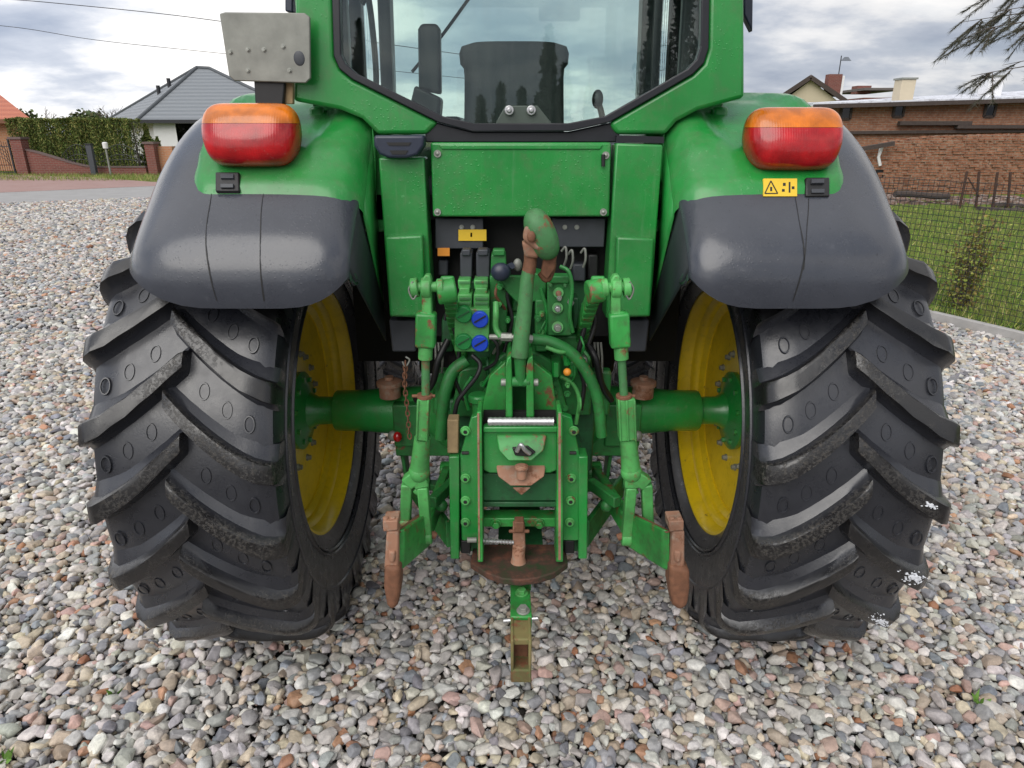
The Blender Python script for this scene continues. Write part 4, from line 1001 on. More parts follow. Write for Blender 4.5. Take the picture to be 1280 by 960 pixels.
# kerb edging stones
for k in range(14):
    mb = MB(); s0 = -2 + k * 1.0
    q = [kp(s0 + .008, 0), kp(s0 + .992, 0), kp(s0 + .992, .075), kp(s0 + .008, .075)]
    mb.prism([p + Vector((0, 0, -.15)) for p in q], (0, 0, .235 + random.uniform(-.008, .008)))
    o = mb.build('kerb_stone', plain('kerb_concrete', (.36, .35, .34), .85, 0, .25, 12, .2) if k == 0 else bpy.data.materials['kerb_concrete'], bevel=.008)
    tag(o, 'pale concrete edging stone in the row between gravel and lawn', 'kerb', 'concrete edging stones along the lawn')

# ================================================================== GRAVEL (stuff)
def ico(sub):
    bm = bmesh.new(); bmesh.ops.create_icosphere(bm, subdivisions=sub, radius=1)
    v = np.array([x.co[:] for x in bm.verts]); f = np.array([[q.index for q in p.verts] for p in bm.faces]); bm.free(); return v, f
def soft_lib(sub, n):
    v, f = ico(sub); lib = []
    for _ in range(n):
        k = rng.integers(8, 13); nn = rng.normal(size=(k, 3)); nn /= np.linalg.norm(nn, axis=1)[:, None]
        q = np.clip(v @ nn.T, 1e-3, None) / rng.uniform(.62, 1.05, k)      # support planes
        p = v * np.minimum(1 / (np.sum(q ** 13, axis=1) ** (1 / 13)), 1.25)[:, None]
        lib.append((p / np.abs(p).max(0), f))
    return lib
def hull_lib(n, bev):                      # angular stones: convex hull of a few points, edges worn round
    lib = []; rs = random.Random(5)
    for _ in range(n):
        bm = bmesh.new(); m = rs.randint(9, 15); ga = math.pi * (3 - 5 ** .5)
        for i in range(m):
            z = 1 - 2 * (i + .5) / m; a = ga * i + rs.gauss(0, .35); z = max(-1, min(1, z + rs.gauss(0, .13))); q = math.sqrt(1 - z * z); r = rs.uniform(.80, 1.12)
            bm.verts.new((r * q * math.cos(a), r * q * math.sin(a), r * z))
        h = bmesh.ops.convex_hull(bm, input=bm.verts[:]); bmesh.ops.delete(bm, geom=[g for g in h['geom_interior'] if isinstance(g, bmesh.types.BMVert)], context='VERTS')
        bmesh.ops.dissolve_limit(bm, angle_limit=R(14), verts=bm.verts[:], edges=bm.edges[:])
        if bev: bmesh.ops.bevel(bm, geom=bm.edges[:] + bm.verts[:], offset=bev, segments=1, affect='EDGES', profile=.6)
        bmesh.ops.triangulate(bm, faces=bm.faces[:]); bm.verts.index_update()
        v = np.array([x.co[:] for x in bm.verts]); f = np.array([[q.index for q in p.verts] for p in bm.faces]); bm.free()
        lib.append((v / np.abs(v).max(0), f))
    return lib
PAL = np.array([(.40, .385, .37), (.33, .325, .325), (.47, .455, .44), (.27, .275, .29), (.21, .23, .26), (.40, .345, .28), (.34, .275, .22), (.35, .20, .13), (.38, .27, .24), (.52, .51, .49), (.155, .155, .17), (.30, .30, .28), (.43, .415, .375), (.46, .40, .31), (.27, .13, .075)])
PW = np.array([.145, .145, .10, .10, .055, .09, .035, .018, .05, .08, .03, .075, .065, .05, .012]); PW /= PW.sum()
GV, GF, GC, GS = [], [], [], []; goff = 0
def add_stones(px, py, pz, a, lib, f, tilt=.28, flat_=(.45, .8)):
    global goff
    for s_ in (-1, 1):                    # stones pushed up round the tyres
        dd = np.hypot(np.maximum(np.abs(px - s_ * .98) - .24, 0), np.maximum(np.abs(py) - .33, 0)); pz = pz + .022 * np.exp(-(dd / .10) ** 2)
    n = len(px); which = rng.integers(0, len(lib), n)
    for li in np.unique(which):
        v0, f0 = lib[li]; k = np.nonzero(which == li)[0]; m = len(k); nv = len(v0); aa = a[k]
        s = np.stack([aa * rng.uniform(.9, 1.25, m), aa * rng.uniform(.6, .98, m), aa * rng.uniform(*flat_, m)], 1)
        v = v0[None] * s[:, None, :]
        az = rng.uniform(0, 2 * np.pi, m); tx = rng.normal(0, tilt, m); ty_ = rng.normal(0, tilt, m)
        for i, j, an in ((1, 2, tx), (0, 2, ty_), (0, 1, az)):
            c, q = np.cos(an)[:, None], np.sin(an)[:, None]; A, B = v[:, :, i].copy(), v[:, :, j].copy()
            v[:, :, i] = c * A - q * B; v[:, :, j] = q * A + c * B
        v += np.stack([px[k], py[k], pz[k]], 1)[:, None, :]
        col = PAL[rng.choice(len(PAL), m, p=PW)] * rng.uniform(.90, 1.6, (m, 1)) * rng.uniform(.96, 1.04, (m, 3))
        GV.append(v.reshape(-1, 3)); GF.append((f0[None] + (np.arange(m) * nv)[:, None, None]).reshape(-1, 3) + goff)
        GS.append(np.full(m * len(f0), li % 4 == 0)); GC.append(np.repeat(col, nv, 0)); goff += m * nv
def inside(x, y):
    # gravel lies left of the kerb and in front of the road, within the part of the yard that can be seen
    o = (x - K1.x) * kn.x + (y - K1.y) * kn.y
    rdl = g0.y + (g1.y - g0.y) * (x - g0.x) / (g1.x - g0.x)
    dep = (y - CAM.y) * CP + (CAM.z) * SP
    return (o < -.01) & (y < rdl - .02) & (np.abs(x - CAM.x) < .79 * dep + np.where(dep < 6, 1.3, .6))
def scatter(y0, y1, sp, jit=.33):
    w = .8 * ((y1 + 2.58) + .7) + 1.5
    xs = np.arange(-w, w, sp); ys = np.arange(y0, y1, sp * .866)
    gx, gy = np.meshgrid(xs, ys); gx = gx + (np.arange(len(ys)) % 2)[:, None] * sp / 2
    x = gx.ravel() + rng.normal(0, jit * sp, gx.size); y = gy.ravel() + rng.normal(0, jit * sp, gx.size)
    k = inside(x, y); return x[k], y[k]
LN = hull_lib(96, .10); LM = hull_lib(52, .10); LF = hull_lib(30, 0)
def zone(y0, y1, lib, sp, A=(.024, .036), under=True):
    x, y = scatter(y0, y1, sp)
    n = len(x); a = rng.uniform(A[0], A[1], n) * np.where(rng.random(n) < .25, .68, 1.0)
    bx, by = scatter(y0, y1, sp * 2.5); bn = len(bx); ba = rng.uniform(A[1] * .95, A[1] * 1.45, bn)
    kd_ = KDTree(bn)
    for i in range(bn): kd_.insert((bx[i], by[i], 0), i)
    kd_.balance(); keep = np.ones(n, bool)
    for i in range(n):
        _, j, dist = kd_.find((x[i], y[i], 0))
        if dist < ba[j] * .95: keep[i] = False
    x, y, a = x[keep], y[keep], a[keep]
    add_stones(bx, by, rng.normal(-.008, .004, bn), ba, lib, None, .22, (.4, .65))
    add_stones(x, y, rng.normal(-.008, .007, len(x)), a, lib, None)
    if under:
        x, y = scatter(y0, y1, sp * .85); add_stones(x, y, rng.normal(-.026, .005, len(x)), rng.uniform(A[0] * .7, A[1] * .85, len(x)), LF, None)
zone(-1.55, .3, LN, .0315, A=(.0175, .0275))
zone(.3, 4.2, LM, .036, A=(.020, .031))
zone(4.2, 9.5, LF, .052, A=(.026, .040), under=False)
zone(9.5, 24, LF, .080, A=(.036, .056), under=False)
V = np.concatenate(GV); Fc = np.concatenate(GF); Cc_ = np.concatenate(GC)
me = bpy.data.meshes.new('gravel'); me.vertices.add(len(V)); me.vertices.foreach_set('co', V.astype(np.float32).ravel())
me.loops.add(Fc.size); me.loops.foreach_set('vertex_index', Fc.astype(np.int32).ravel())
me.polygons.add(len(Fc)); me.polygons.foreach_set('loop_start', (np.arange(len(Fc)) * 3).astype(np.int32))
me.polygons.foreach_set('use_smooth', np.concatenate(GS))
me.update(calc_edges=True)
ca = me.color_attributes.new('stone', 'FLOAT_COLOR', 'POINT'); ca.data.foreach_set('color', np.concatenate([Cc_, np.ones((len(Cc_), 1))], 1).astype(np.float32).ravel())
t = NT('mixed_pebbles'); at = t.node('ShaderNodeAttribute'); at.attribute_name = 'stone'
n1 = t.noise(60, 6, .65); n2 = t.noise(260, 4, .7); n3 = t.noise(1.2, 3)
c = t.mix(t.ramp(n1, [(.3, 0), (.75, 1)]), (.68, .67, .67), (1.22, 1.2, 1.16)); c = t.mix(1.0, at.outputs['Color'], c, 'MULTIPLY')
c = t.mix(t.ramp(n2, [(.55, 0), (.75, .3)]), c, (.12, .11, .10)); c = t.mix(t.ramp(t.noise(45, 5, .7), [(.66, 0), (.74, .35)]), c, (.55, .54, .51))
t.set(Base_Color=c, Roughness=t.ramp(n3, [(.3, .42), (.7, .7)]), Specular_IOR_Level=.4); t.bump(n1, .25, .006); t.bump(n2, .15, .002)
me.materials.append(t.m); gr = bpy.data.objects.new('gravel', me); COL.objects.link(gr); tag(gr, 'mixed grey, beige and rusty pebbles covering the yard', 'gravel', kind='stuff')

# ================================================================== GRASS BLADES on the lawn and verge (stuff)
def grass(name, pts, h, label, seed, cols):
    r_ = np.random.default_rng(seed); n = len(pts); a = r_.uniform(0, 6.28, n); hh = h * r_.uniform(.5, 1.3, n); w = .006 * r_.uniform(.7, 1.6, n) * (h / .09)
    dx, dy = np.cos(a) * w, np.sin(a) * w; lx, ly = r_.normal(0, .45, n) * hh, r_.normal(0, .45, n) * hh
    p = np.asarray(pts); v = np.zeros((n, 3, 3)); v[:, 0] = p + np.stack([dx, dy, 0 * a], 1); v[:, 1] = p - np.stack([dx, dy, 0 * a], 1); v[:, 2] = p + np.stack([lx, ly, hh], 1)
    me = bpy.data.meshes.new(name); me.vertices.add(n * 3); me.vertices.foreach_set('co', v.astype(np.float32).ravel()); me.loops.add(n * 3); me.loops.foreach_set('vertex_index', np.arange(n * 3, dtype=np.int32))
    me.polygons.add(n); me.polygons.foreach_set('loop_start', (np.arange(n) * 3).astype(np.int32)); me.update(calc_edges=True)
    C_ = np.array(cols)[r_.integers(0, len(cols), n)] * r_.uniform(.7, 1.3, (n, 1)); C_ = np.repeat(np.concatenate([C_, np.ones((n, 1))], 1), 3, 0)
    me.color_attributes.new('tint', 'FLOAT_COLOR', 'POINT').data.foreach_set('color', C_.astype(np.float32).ravel())
    me.materials.append(M['leaf']); o = bpy.data.objects.new(name, me); COL.objects.link(o); return tag(o, label, 'grass', kind='stuff')
t = NT('leaf_blades'); at = t.node('ShaderNodeAttribute'); at.attribute_name = 'tint'; t.set(Base_Color=at.outputs['Color'], Roughness=.6, Specular_IOR_Level=.2, Subsurface_Weight=0.0); M['leaf'] = t.m
pts = []
for _ in range(60000):
    s_, o_ = random.uniform(-3, 16), .09 + 14 * random.random() ** 1.6
    p = kp(s_, o_)
    if abs(p.x - CAM.x) < .8 * ((p.y - CAM.y) * CP + .7) + .5 and p.y < 16.5 and p.x > .5: pts.append((p.x, p.y, .028))
grass('lawn_grass', pts, .085, 'short green and yellowish lawn grass right of the kerb', 3, [(.13, .23, .03), (.17, .28, .045), (.28, .30, .07), (.20, .24, .06), (.34, .31, .12)])
pts = []
for _ in range(9000):
    x = random.uniform(-27, -12); y = random.uniform(27.5, 33.5); pts.append((x, y, -.02))
grass('verge_grass', pts, .16, 'mown grass verge before the low brick garden wall', 4, [(.13, .22, .04), (.24, .27, .08), (.3, .27, .10)])
# ================================================================== BACKGROUND
def brick(name, c1, c2, mort, scale=1.0, rough=.85, rot=False, weather=.4, size=.012):
    t = NT(name); mp = t.node('ShaderNodeMapping'); 
    sep = t.node('ShaderNodeSeparateXYZ'); t.l.new(t.coord(), sep.inputs[0]); cmb = t.node('ShaderNodeCombineXYZ')
    add = t.node('ShaderNodeMath'); add.operation = 'ADD'; t.l.new(sep.outputs['X'], add.inputs[0]); t.l.new(sep.outputs['Y'], add.inputs[1])
    t.l.new(add.outputs[0], cmb.inputs['X']); t.l.new(sep.outputs['Z'], cmb.inputs['Y'])
    b = t.node('ShaderNodeTexBrick'); b.inputs['Scale'].default_value = scale; b.inputs['Brick Width'].default_value = .26; b.inputs['Row Height'].default_value = .08
    b.inputs['Mortar Size'].default_value = size; b.inputs['Bias'].default_value = -.1; b.inputs['Color1'].default_value = (*c1, 1); b.inputs['Color2'].default_value = (*c2, 1); b.inputs['Mortar'].default_value = (*mort, 1)
    t.l.new(cmb.outputs[0], b.inputs['Vector']); n = t.noise(3.3, 9, .75)
    c = t.mix(t.ramp(t.noise(11, 4, .7), [(.4, 0), (.6, weather * .9)]), b.outputs['Color'], tuple(x * .55 for x in c2)); c = t.mix(t.ramp(n, [(.4, 0), (.7, weather)]), c, tuple(x * .45 for x in c1)); c = t.mix(t.ramp(t.noise(6, 5, .7), [(.55, 0), (.8, weather * .8)]), c, (.40, .30, .24))
    t.set(Base_Color=c, Roughness=rough); t.bump(b.outputs['Fac'], -.3, .01); return t.m
M['brick_old'] = brick('old_orange_brick', (.26, .09, .042), (.42, .18, .095), (.30, .23, .17), 1, weather=.7, size=.018)
M['brick_red'] = brick('dark_red_brick', (.16, .045, .035), (.21, .06, .045), (.20, .13, .11), 1, weather=.15)
M['brick_orange'] = brick('orange_brick', (.42, .17, .08), (.48, .21, .10), (.4, .28, .2), 1, weather=.1)
M['white_wall'] = plain('white_render', (.72, .72, .73), .85, 0, .06, 3, .05)
M['beige_wall'] = plain('beige_render', (.52, .45, .33), .85, 0, .08, 3, .05)
def tiles(name, c1, c2, rowh=.35):
    t = NT(name); w = t.node('ShaderNodeTexWave'); w.bands_direction = 'Z'; w.inputs['Scale'].default_value = 1 / rowh / 2; w.inputs['Distortion'].default_value = .4
    t.l.new(t.coord(), w.inputs['Vector']); n = t.noise(2, 5)
    c = t.mix(w.outputs['Fac'], c1, c2); t.set(Base_Color=t.mix(n, c, tuple(x * .8 for x in c2)), Roughness=.6); t.bump(w.outputs['Fac'], .5, .05); return t.m
M['roof_grey'] = tiles('grey_roof_tiles', (.13, .145, .16), (.24, .26, .28)); M['roof_red'] = tiles('red_roof_tiles', (.36, .10, .06), (.50, .17, .10))
M['roof_dark'] = tiles('dark_roof_sheet', (.10, .08, .085), (.20, .17, .17), .5)
t = NT('snow_dusted_roof'); n = t.noise(3, 7, .7); t.set(Base_Color=t.mix(t.ramp(n, [(.32, 0), (.5, 1)]), (.16, .15, .16), (.66, .68, .74)), Roughness=.7); M['roof_snow'] = t.m
M['dark_wood'] = plain('dark_weathered_timber', (.06, .045, .04), .9, 0, .6, 14, .5); M['iron'] = plain('rusty_iron_bar', (.07, .035, .025), .8, 0, .5, 20, .2)
M['black_iron'] = plain('black_wrought_iron', (.015, .016, .02), .5, 0, .3, 20, .1); M['window_dark'] = M['pane']; M['white_paint'] = plain('white_paint', (.7, .7, .7), .6, 0, .08, 10, .05)
M['bark'] = plain('brown_bark', (.09, .07, .055), .95, 0, .5, 12, .6, .02)
def house_win(parent, c, w, h, ax=(1, 0, 0), name='window', fm='white_paint'):
    ax = Vector(ax); n = ax.cross(Z); c = Vector(c)                # n points out of the wall toward the viewer
    mb = MB()
    for s_ in (-1, 1): mb.bar(c + ax * s_ * w / 2 - Z * h / 2, c + ax * s_ * w / 2 + Z * h / 2, .08, .08, up=n)
    for s_ in (-1, 1): mb.bar(c - ax * w / 2 + Z * s_ * h / 2, c + ax * w / 2 + Z * s_ * h / 2, .08, .08, up=n)
    f = mb.build(name, M[fm], parent)
    mb = MB(); mb.prism([c - ax * w / 2 - Z * h / 2 + n * .01, c + ax * w / 2 - Z * h / 2 + n * .01, c + ax * w / 2 + Z * h / 2 + n * .01, c - ax * w / 2 + Z * h / 2 + n * .01], -n * .03); mb.build('pane', M['window_dark'], f)
    return f
# ---- grey hip-roofed house, left
hb = tag(empty('hip_roofed_house', P(240, 217, 44)), 'white bungalow with grey hipped tile roof behind the brick garden wall', 'house')
def hp(u, v, Y): return P(u, v, Y) - hb.location
e1, e2, e3, e0 = hp(172, 150, 40), hp(395, 150, 40), hp(410, 146, 52), hp(128, 147, 52)
rA, rB = hp(246, 85, 46), hp(262, 86, 46)
zE = e1.z; e2.z = zE; e3.z = zE; e0.z = zE
mb = MB()
for q in ((e1, e2, rB, rA), (e2, e3, rB), (e3, e0, rA, rB), (e0, e1, rA)):
    mb.prism(list(q), (0, 0, -.12))
mb.build('roof', M['roof_grey'], hb)
mb = MB(); zb_ = -hb.location.z
ins = Vector((.5, .5, 0))
w1, w2, w3, w0 = e1 + Vector((.6, .5, 0)), e2 + Vector((-.6, .5, 0)), e3 + Vector((-.6, -.5, 0)), e0 + Vector((1.2, -.5, 0))
mb.prism([Vector((p.x, p.y, zb_)) for p in (w1, w2, w3, w0)], (0, 0, zE - .1 - zb_)); mb.build('wall', M['white_wall'], hb)
mb = MB(); 
for a, b in ((e1, e2), (e1, e0)): mb.bar(a - Z * .08, b - Z * .08, .12, .2)
mb.build('gutter', M['black_iron'], hb)
mb = MB()
for a, b in ((e1, rA), (e2, rB), (rA, rB), (e0, rA)): mb.tube([a + Z * .04, b + Z * .04], .10, 8)
mb.build('ridge_tiles', plain('dark_ridge_tile', (.09, .10, .11), .7), hb)
cW = hp(240, 168, 40.45); cW.y = w1.y - .02; f_ = house_win(hb, cW, 1.9, 1.3)
c2 = hp(205, 168, 40.45)
for u, v in ((211, 103), (198, 112)):
    mb = MB(); p = hp(u, v, 46); mb.cyl(p - Z * .8, p + Z * .25, .12); mb.build('roof_vent', M['black_iron'], hb)
# ---- red-roofed house at the left edge
rh = tag(empty('red_roofed_house', P(0, 218, 37)), 'orange brick house with red tile roof cut by the left edge', 'house')
def rp(u, v, Y): return P(u, v, Y) - rh.location
a, b = rp(39, 149, 35), rp(-190, 149, 35); c, d = rp(-190, 149, 45), rp(33, 149, 45); c.z = d.z = b.z = a.z; c.x = b.x
r0, r1 = rp(-50, 79, 40), rp(-120, 79, 40)
mb = MB()
for q in ((a, d, r0), (b, a, r0, r1), (d, c, r1, r0), (c, b, r1)): mb.prism(list(q), (0, 0, -.12))
mb.build('roof', M['roof_red'], rh)
mb = MB(); mb.prism([Vector((p.x, p.y, -rh.location.z)) for p in (a + Vector((-.7, .6, 0)), d + Vector((-.7, -.6, 0)), c + Vector((.6, -.6, 0)), b + Vector((.6, .6, 0)))], (0, 0, a.z + rh.location.z - .1)); mb.build('wall', M['brick_orange'], rh)
mb = MB(); mb.bar(a - Z * .1, b - Z * .1, .12, .2); mb.bar(a - Z * .1, d - Z * .1, .12, .2); mb.build('gutter', M['rust'], rh)
# ---- brick garden wall with pillars, swept top
YW = 32
gw = tag(empty('garden_wall', (P(100, 218, YW).x, YW, 0)), 'dark red brick garden wall sweeping down from its tall pillar to a low run', 'wall')
def gp(u, v, Y=YW): 
    p = P(u, v, Y) - gw.location; return p
mb = MB(); top = [(32, 188), (45, 191), (60, 195.5), (75, 200), (90, 204.5), (105, 208), (120, 209.5), (182, 209.5)]
q = [gp(*p) for p in top]; mb.prism([Vector((q[-1].x, 0, -.1)), Vector((q[0].x, 0, -.1))] + q, (0, .25, 0)); mb.build('wall_run', M['brick_red'], gw)
mb = MB()
for (u0, v0), (u1, v1) in zip(top, top[1:]): mb.bar(gp(u0, v0) + Vector((0, .125, .03)), gp(u1, v1) + Vector((0, .125, .03)), .32, .06)
mb.build('coping', plain('dark_coping', (.13, .09, .085), .8), gw)
for u in (22, 187):
    a = gp(u, 178); w = .26 if u < 100 else .22; zt = gp(u, 174 if u < 100 else 180).z
    mb = MB(); mb.box((a.x - w, -.15, -.1), (a.x + w, .38, zt)); pr = mb.build('pillar', M['brick_red'], gw)
    mb = MB(); mb.box((a.x - w - .06, -.21, zt + .002), (a.x + w + .06, .44, zt + .10)); mb.build('pillar_cap', bpy.data.materials['dark_coping'], pr)
a = gp(204, 190); mb = MB(); mb.box((a.x - .35, .2, -.1), (a.x + .35, .6, gp(204, 183).z)); mb.build('pillar', M['brick_orange'], gw)
# iron railing panels with arched top on the low wall
for (ua, ub) in ((78, 122), (126, 180)):
    fe = tag(empty('iron_fence_panel', (gp((ua + ub) / 2, 210).x + gw.location.x, YW + .12, 0)), 'black wrought iron fence panel on the low wall, ' + ('right of the white-topped lamp post' if ua > 100 else 'above the swept end of the wall'), 'fence panel', 'iron panels on the brick wall')
    xa, xb = P(ua, 210, YW).x - fe.location.x, P(ub, 210, YW).x - fe.location.x; z0 = P(0, 208, YW).z
    mb = MB(); n_ = 11
    for i in range(n_ + 1):
        q = i / n_; x = xa + (xb - xa) * q; mb.cyl((x, 0, z0 - .1), (x, 0, z0 + .45 + .55 * math.sin(math.pi * q)), .012, n=6)
    mb.build('bars', M['black_iron'], fe)
    mb = MB()
    for k, hgt in enumerate((.55, .35, .12)):
        mb.tube([Vector((xa + (xb - xa) * i / 16, 0, z0 + (.45 if k == 0 else .2) + hgt * math.sin(math.pi * i / 16))) for i in range(17)], .015, 6)
    mb.build('rail', M['black_iron'], fe)
# gate at far left
gt = tag(empty('iron_gate', (P(5, 217, YW - .1).x, YW - .1, 0)), 'wrought iron gate with curved bars left of the brick pillar', 'gate')
xb = P(17, 200, YW).x - gt.location.x; zt = P(0, 172, YW).z
mb = MB()
for i in range(22): mb.cyl((xb - .11 * i, 0, .08), (xb - .11 * i, 0, zt - .25 + .25 * math.sin(i * .14)), .012, n=6)
for z in (.12, .45, zt - .4): mb.bar((xb - 2.4, 0, z), (xb, 0, z), .03, .03)
mb.build('bars', M['black_iron'], gt)
mb = MB()
for k in range(4): mb.tube([Vector((xb - .1 - 1.1 * (1 - math.cos(a_ * .1)), -.02, .3 + k * .2 + .7 * math.sin(a_ * .1))) for a_ in range(0, 16)], .014, 6)
mb.build('scrolls', M['black_iron'], gt)
mb = MB(); mb.bar((xb + .02, 0, 0), (xb + .02, 0, zt - .05), .07, .07); mb.build('gate_post', M['black_iron'], gt)
# little white-topped post and dark box in front of the hedge
po = tag(empty('garden_lamp', (P(137, 210, YW - .6).x, YW - .6, 0)), 'slim grey post with small white lamp head before the hedge', 'garden lamp')
mb = MB(); mb.cyl((0, 0, -.05), (0, 0, P(0, 186, YW - .6).z), .045, n=10); mb.build('pole', M['zinc'], po)
mb = MB(); zt = P(0, 186, YW - .6).z; mb.lathe([(0, .05), (.02, .11), (.26, .12), (.30, .07), (.3, .01)], (0, 0, zt), 'Z', 14); mb.build('lamp_head', M['white_paint'], po)
po = tag(empty('metal_cabinet', (P(117, 210, YW - .4).x, YW - .4, 0)), 'dark grey metal cabinet between the two iron fence panels', 'cabinet')
mb = MB(); mb.box((-.13, -.1, 0), (.13, .1, P(0, 181, YW - .4).z)); mb.build('cabinet_body', M['darkgrey'], po, bevel=.02)
mb = MB(); mb.box((-.16, -.13, P(0, 181, YW - .4).z + .002), (.16, .13, P(0, 181, YW - .4).z + .05)); mb.build('cabinet_top', M['black_iron'], po, bevel=.01)

# ---- foliage helper: many small leaf faces through a volume
def leaves(name, pts, size, cols, parent=None, droop=.3, asp=.45, seed=1):
    r_ = np.random.default_rng(seed); p = np.asarray(pts); n = len(p)
    d = r_.normal(size=(n, 3)); d[:, 2] -= droop; d /= np.linalg.norm(d, axis=1)[:, None]; e = np.cross(d, r_.normal(size=(n, 3))); e /= np.linalg.norm(e, axis=1)[:, None]
    s_ = size * r_.uniform(.5, 1.4, n)[:, None]
    v = np.zeros((n, 4, 3)); v[:, 0] = p - d * s_ * .5; v[:, 1] = p + e * s_ * asp * .5; v[:, 2] = p + d * s_ * .5; v[:, 3] = p - e * s_ * asp * .5
    me = bpy.data.meshes.new(name); me.vertices.add(n * 4); me.vertices.foreach_set('co', v.astype(np.float32).ravel()); me.loops.add(n * 4); me.loops.foreach_set('vertex_index', np.arange(n * 4, dtype=np.int32))
    me.polygons.add(n); me.polygons.foreach_set('loop_start', (np.arange(n) * 4).astype(np.int32)); me.update(calc_edges=True)
    C_ = np.array(cols)[r_.integers(0, len(cols), n)] * r_.uniform(.6, 1.4, (n, 1)); C_ = np.repeat(np.concatenate([C_, np.ones((n, 1))], 1), 4, 0)
    me.color_attributes.new('tint', 'FLOAT_COLOR', 'POINT').data.foreach_set('color', C_.astype(np.float32).ravel())
    me.materials.append(M['leaf']); o = bpy.data.objects.new(name, me); COL.objects.link(o)
    if parent is not None: o.parent = parent
    return o
HC = [(.08, .125, .027), (.12, .165, .04), (.19, .21, .055), (.05, .085, .02), (.23, .22, .07)]
# clipped thuja hedge: one row of shrubs grown together
he = tag(empty('thuja_hedge', (P(95, 217, 34).x, 34, 0)), 'tall clipped evergreen hedge behind the brick garden wall', 'hedge')
x0, x1 = P(28, 200, 34).x - he.location.x, P(176, 200, 34).x - he.location.x
pts = []
for _ in range(42000):
    x = random.uniform(x0, x1); zt = 2.55 + .02 * math.sin(x * 2.2) + .03 * math.sin(x * 5.3) + random.gauss(0, .025); z = zt * random.random() ** .8
    pass
    y = random.choice((-1, 1, 1)) * (.45 + .13 * math.cos(x * 7.2) + random.gauss(0, .06)) * -1 if random.random() < .85 else random.uniform(-.4, .4)
    if random.random() < .14: z = zt - abs(random.gauss(0, .05))
    pts.append((x, y, z))
leaves('foliage', pts, .13, HC, he, -.9, .3, 5)
mb = MB()
for i in range(24): x = x0 + (x1 - x0) * (i + .5) / 24; mb.tube([(x, 0, -.1), (x + .03, 0, 1.2), (x, .02, 2.4)], [.06, .04, .015], 6)
mb.build('stems', M['bark'], he)
def cone_tree(name, loc, h, w, label, n, cols, group=None, seed=1, cat='conifer', size=.16, ragged=.3):
    o = tag(empty(name, loc), label, cat, group); pts = []
    for _ in range(n):
        z = h * random.random() ** 1.25; lay = .75 + .25 * math.sin(z * 9 / max(h, 1) * 2 + seed); r = w * (1 - z / h) ** .8 * lay * (random.random() ** .45) * random.uniform(1 - ragged, 1 + ragged * .6); a = random.uniform(0, 6.283)
        pts.append((r * math.cos(a), r * math.sin(a), z + .12 * h * 0))
    leaves('crown', pts, size, cols, o, .5, .4, seed)
    mb = MB(); mb.tube([(0, 0, -.1), (.02, 0, h * .5), (0, 0, h * .97)], [w * .12, w * .07, w * .015], 8); mb.build('trunk', M['bark'], o); return o
cone_tree('young_conifer', (P(192, 218, 35).x, 35, 0), 2.35, .85, 'young dark cone-shaped conifer between the hedge and the white house', 3500, HC, seed=3)
cone_tree('young_conifer', (P(204, 218, 36.5).x, 36.5, 0), 1.7, .6, 'small dark conifer touching the white house wall', 2000, HC, seed=4)
def round_tree(name, loc, h, w, label, n, cols, seed, cat='tree', bare=False, group=None, size=.3):
    rs = random.Random(seed); o = tag(empty(name, loc), label, cat, group)
    mb = MB(); tips = []
    def br(p, d, L, r, lv):
        q = p + d * L; mb.tube([p, p + d * L * .5 + Vector((rs.gauss(0, .04), rs.gauss(0, .04), 0)) * L, q], [r, r * .8, r * .6], 5 if lv else 8, caps=False)
        if lv >= (5 if bare else 3): tips.append(q); return
        for _ in range(3 if lv < 4 else 2):
            dd = (d + Vector((rs.gauss(0, .5), rs.gauss(0, .5), rs.gauss(.1, .3)))).normalized(); br(q if rs.random() < .6 else p + d * L * .75, dd, L * rs.uniform(.62, .82), r * .6, lv + 1)
    br(Vector((0, 0, -.1)), Z.copy(), h * .26, w * .05, 0); mb.build('trunk', M['bark'], o)
    if not bare:
        pts = []
        cl = [t_ + Vector((rs.gauss(0, .3), rs.gauss(0, .3), rs.gauss(0, .3))) for t_ in tips]
        for _ in range(n):
            c = rs.choice(cl); pts.append(tuple(c + Vector((rs.gauss(0, 1), rs.gauss(0, 1), rs.gauss(0, .7))) * w * .14))
        leaves('crown', pts, size, cols, o, .2, .6, seed)
    return o
# skyline trees far beyond the hedge
for i, (u, vt, Y, lab, bare) in enumerate(((38, 127, 75, 'round leafy tree showing over the hedge beside the red roof', False), (24, 128, 80, 'low green tree just above the edge of the red roof', False), (75, 118, 85, 'thin bare tree above the middle of the hedge', True), (108, 134, 80, 'small leafy tree beyond the right half of the hedge', False), (150, 112, 90, 'bare tree beside the grey roof behind the hedge', True), (125, 137, 95, 'bushy far tree low between hedge and grey roof', False))):
    h = P(u, vt, Y).z; round_tree('skyline_tree', (P(u, 200, Y).x, Y, 0), h, 4, lab, 2600, [(.05, .08, .025), (.08, .11, .04), (.10, .10, .05)], 20 + i, bare=bare, group=None, size=.5)
o_ = round_tree('bare_tree', (P(946, 200, 60).x, 60, 0), P(0, 112, 60).z, 4.5, 'bare brown winter tree far behind, right of the cab', 0, [], 41, bare=True)
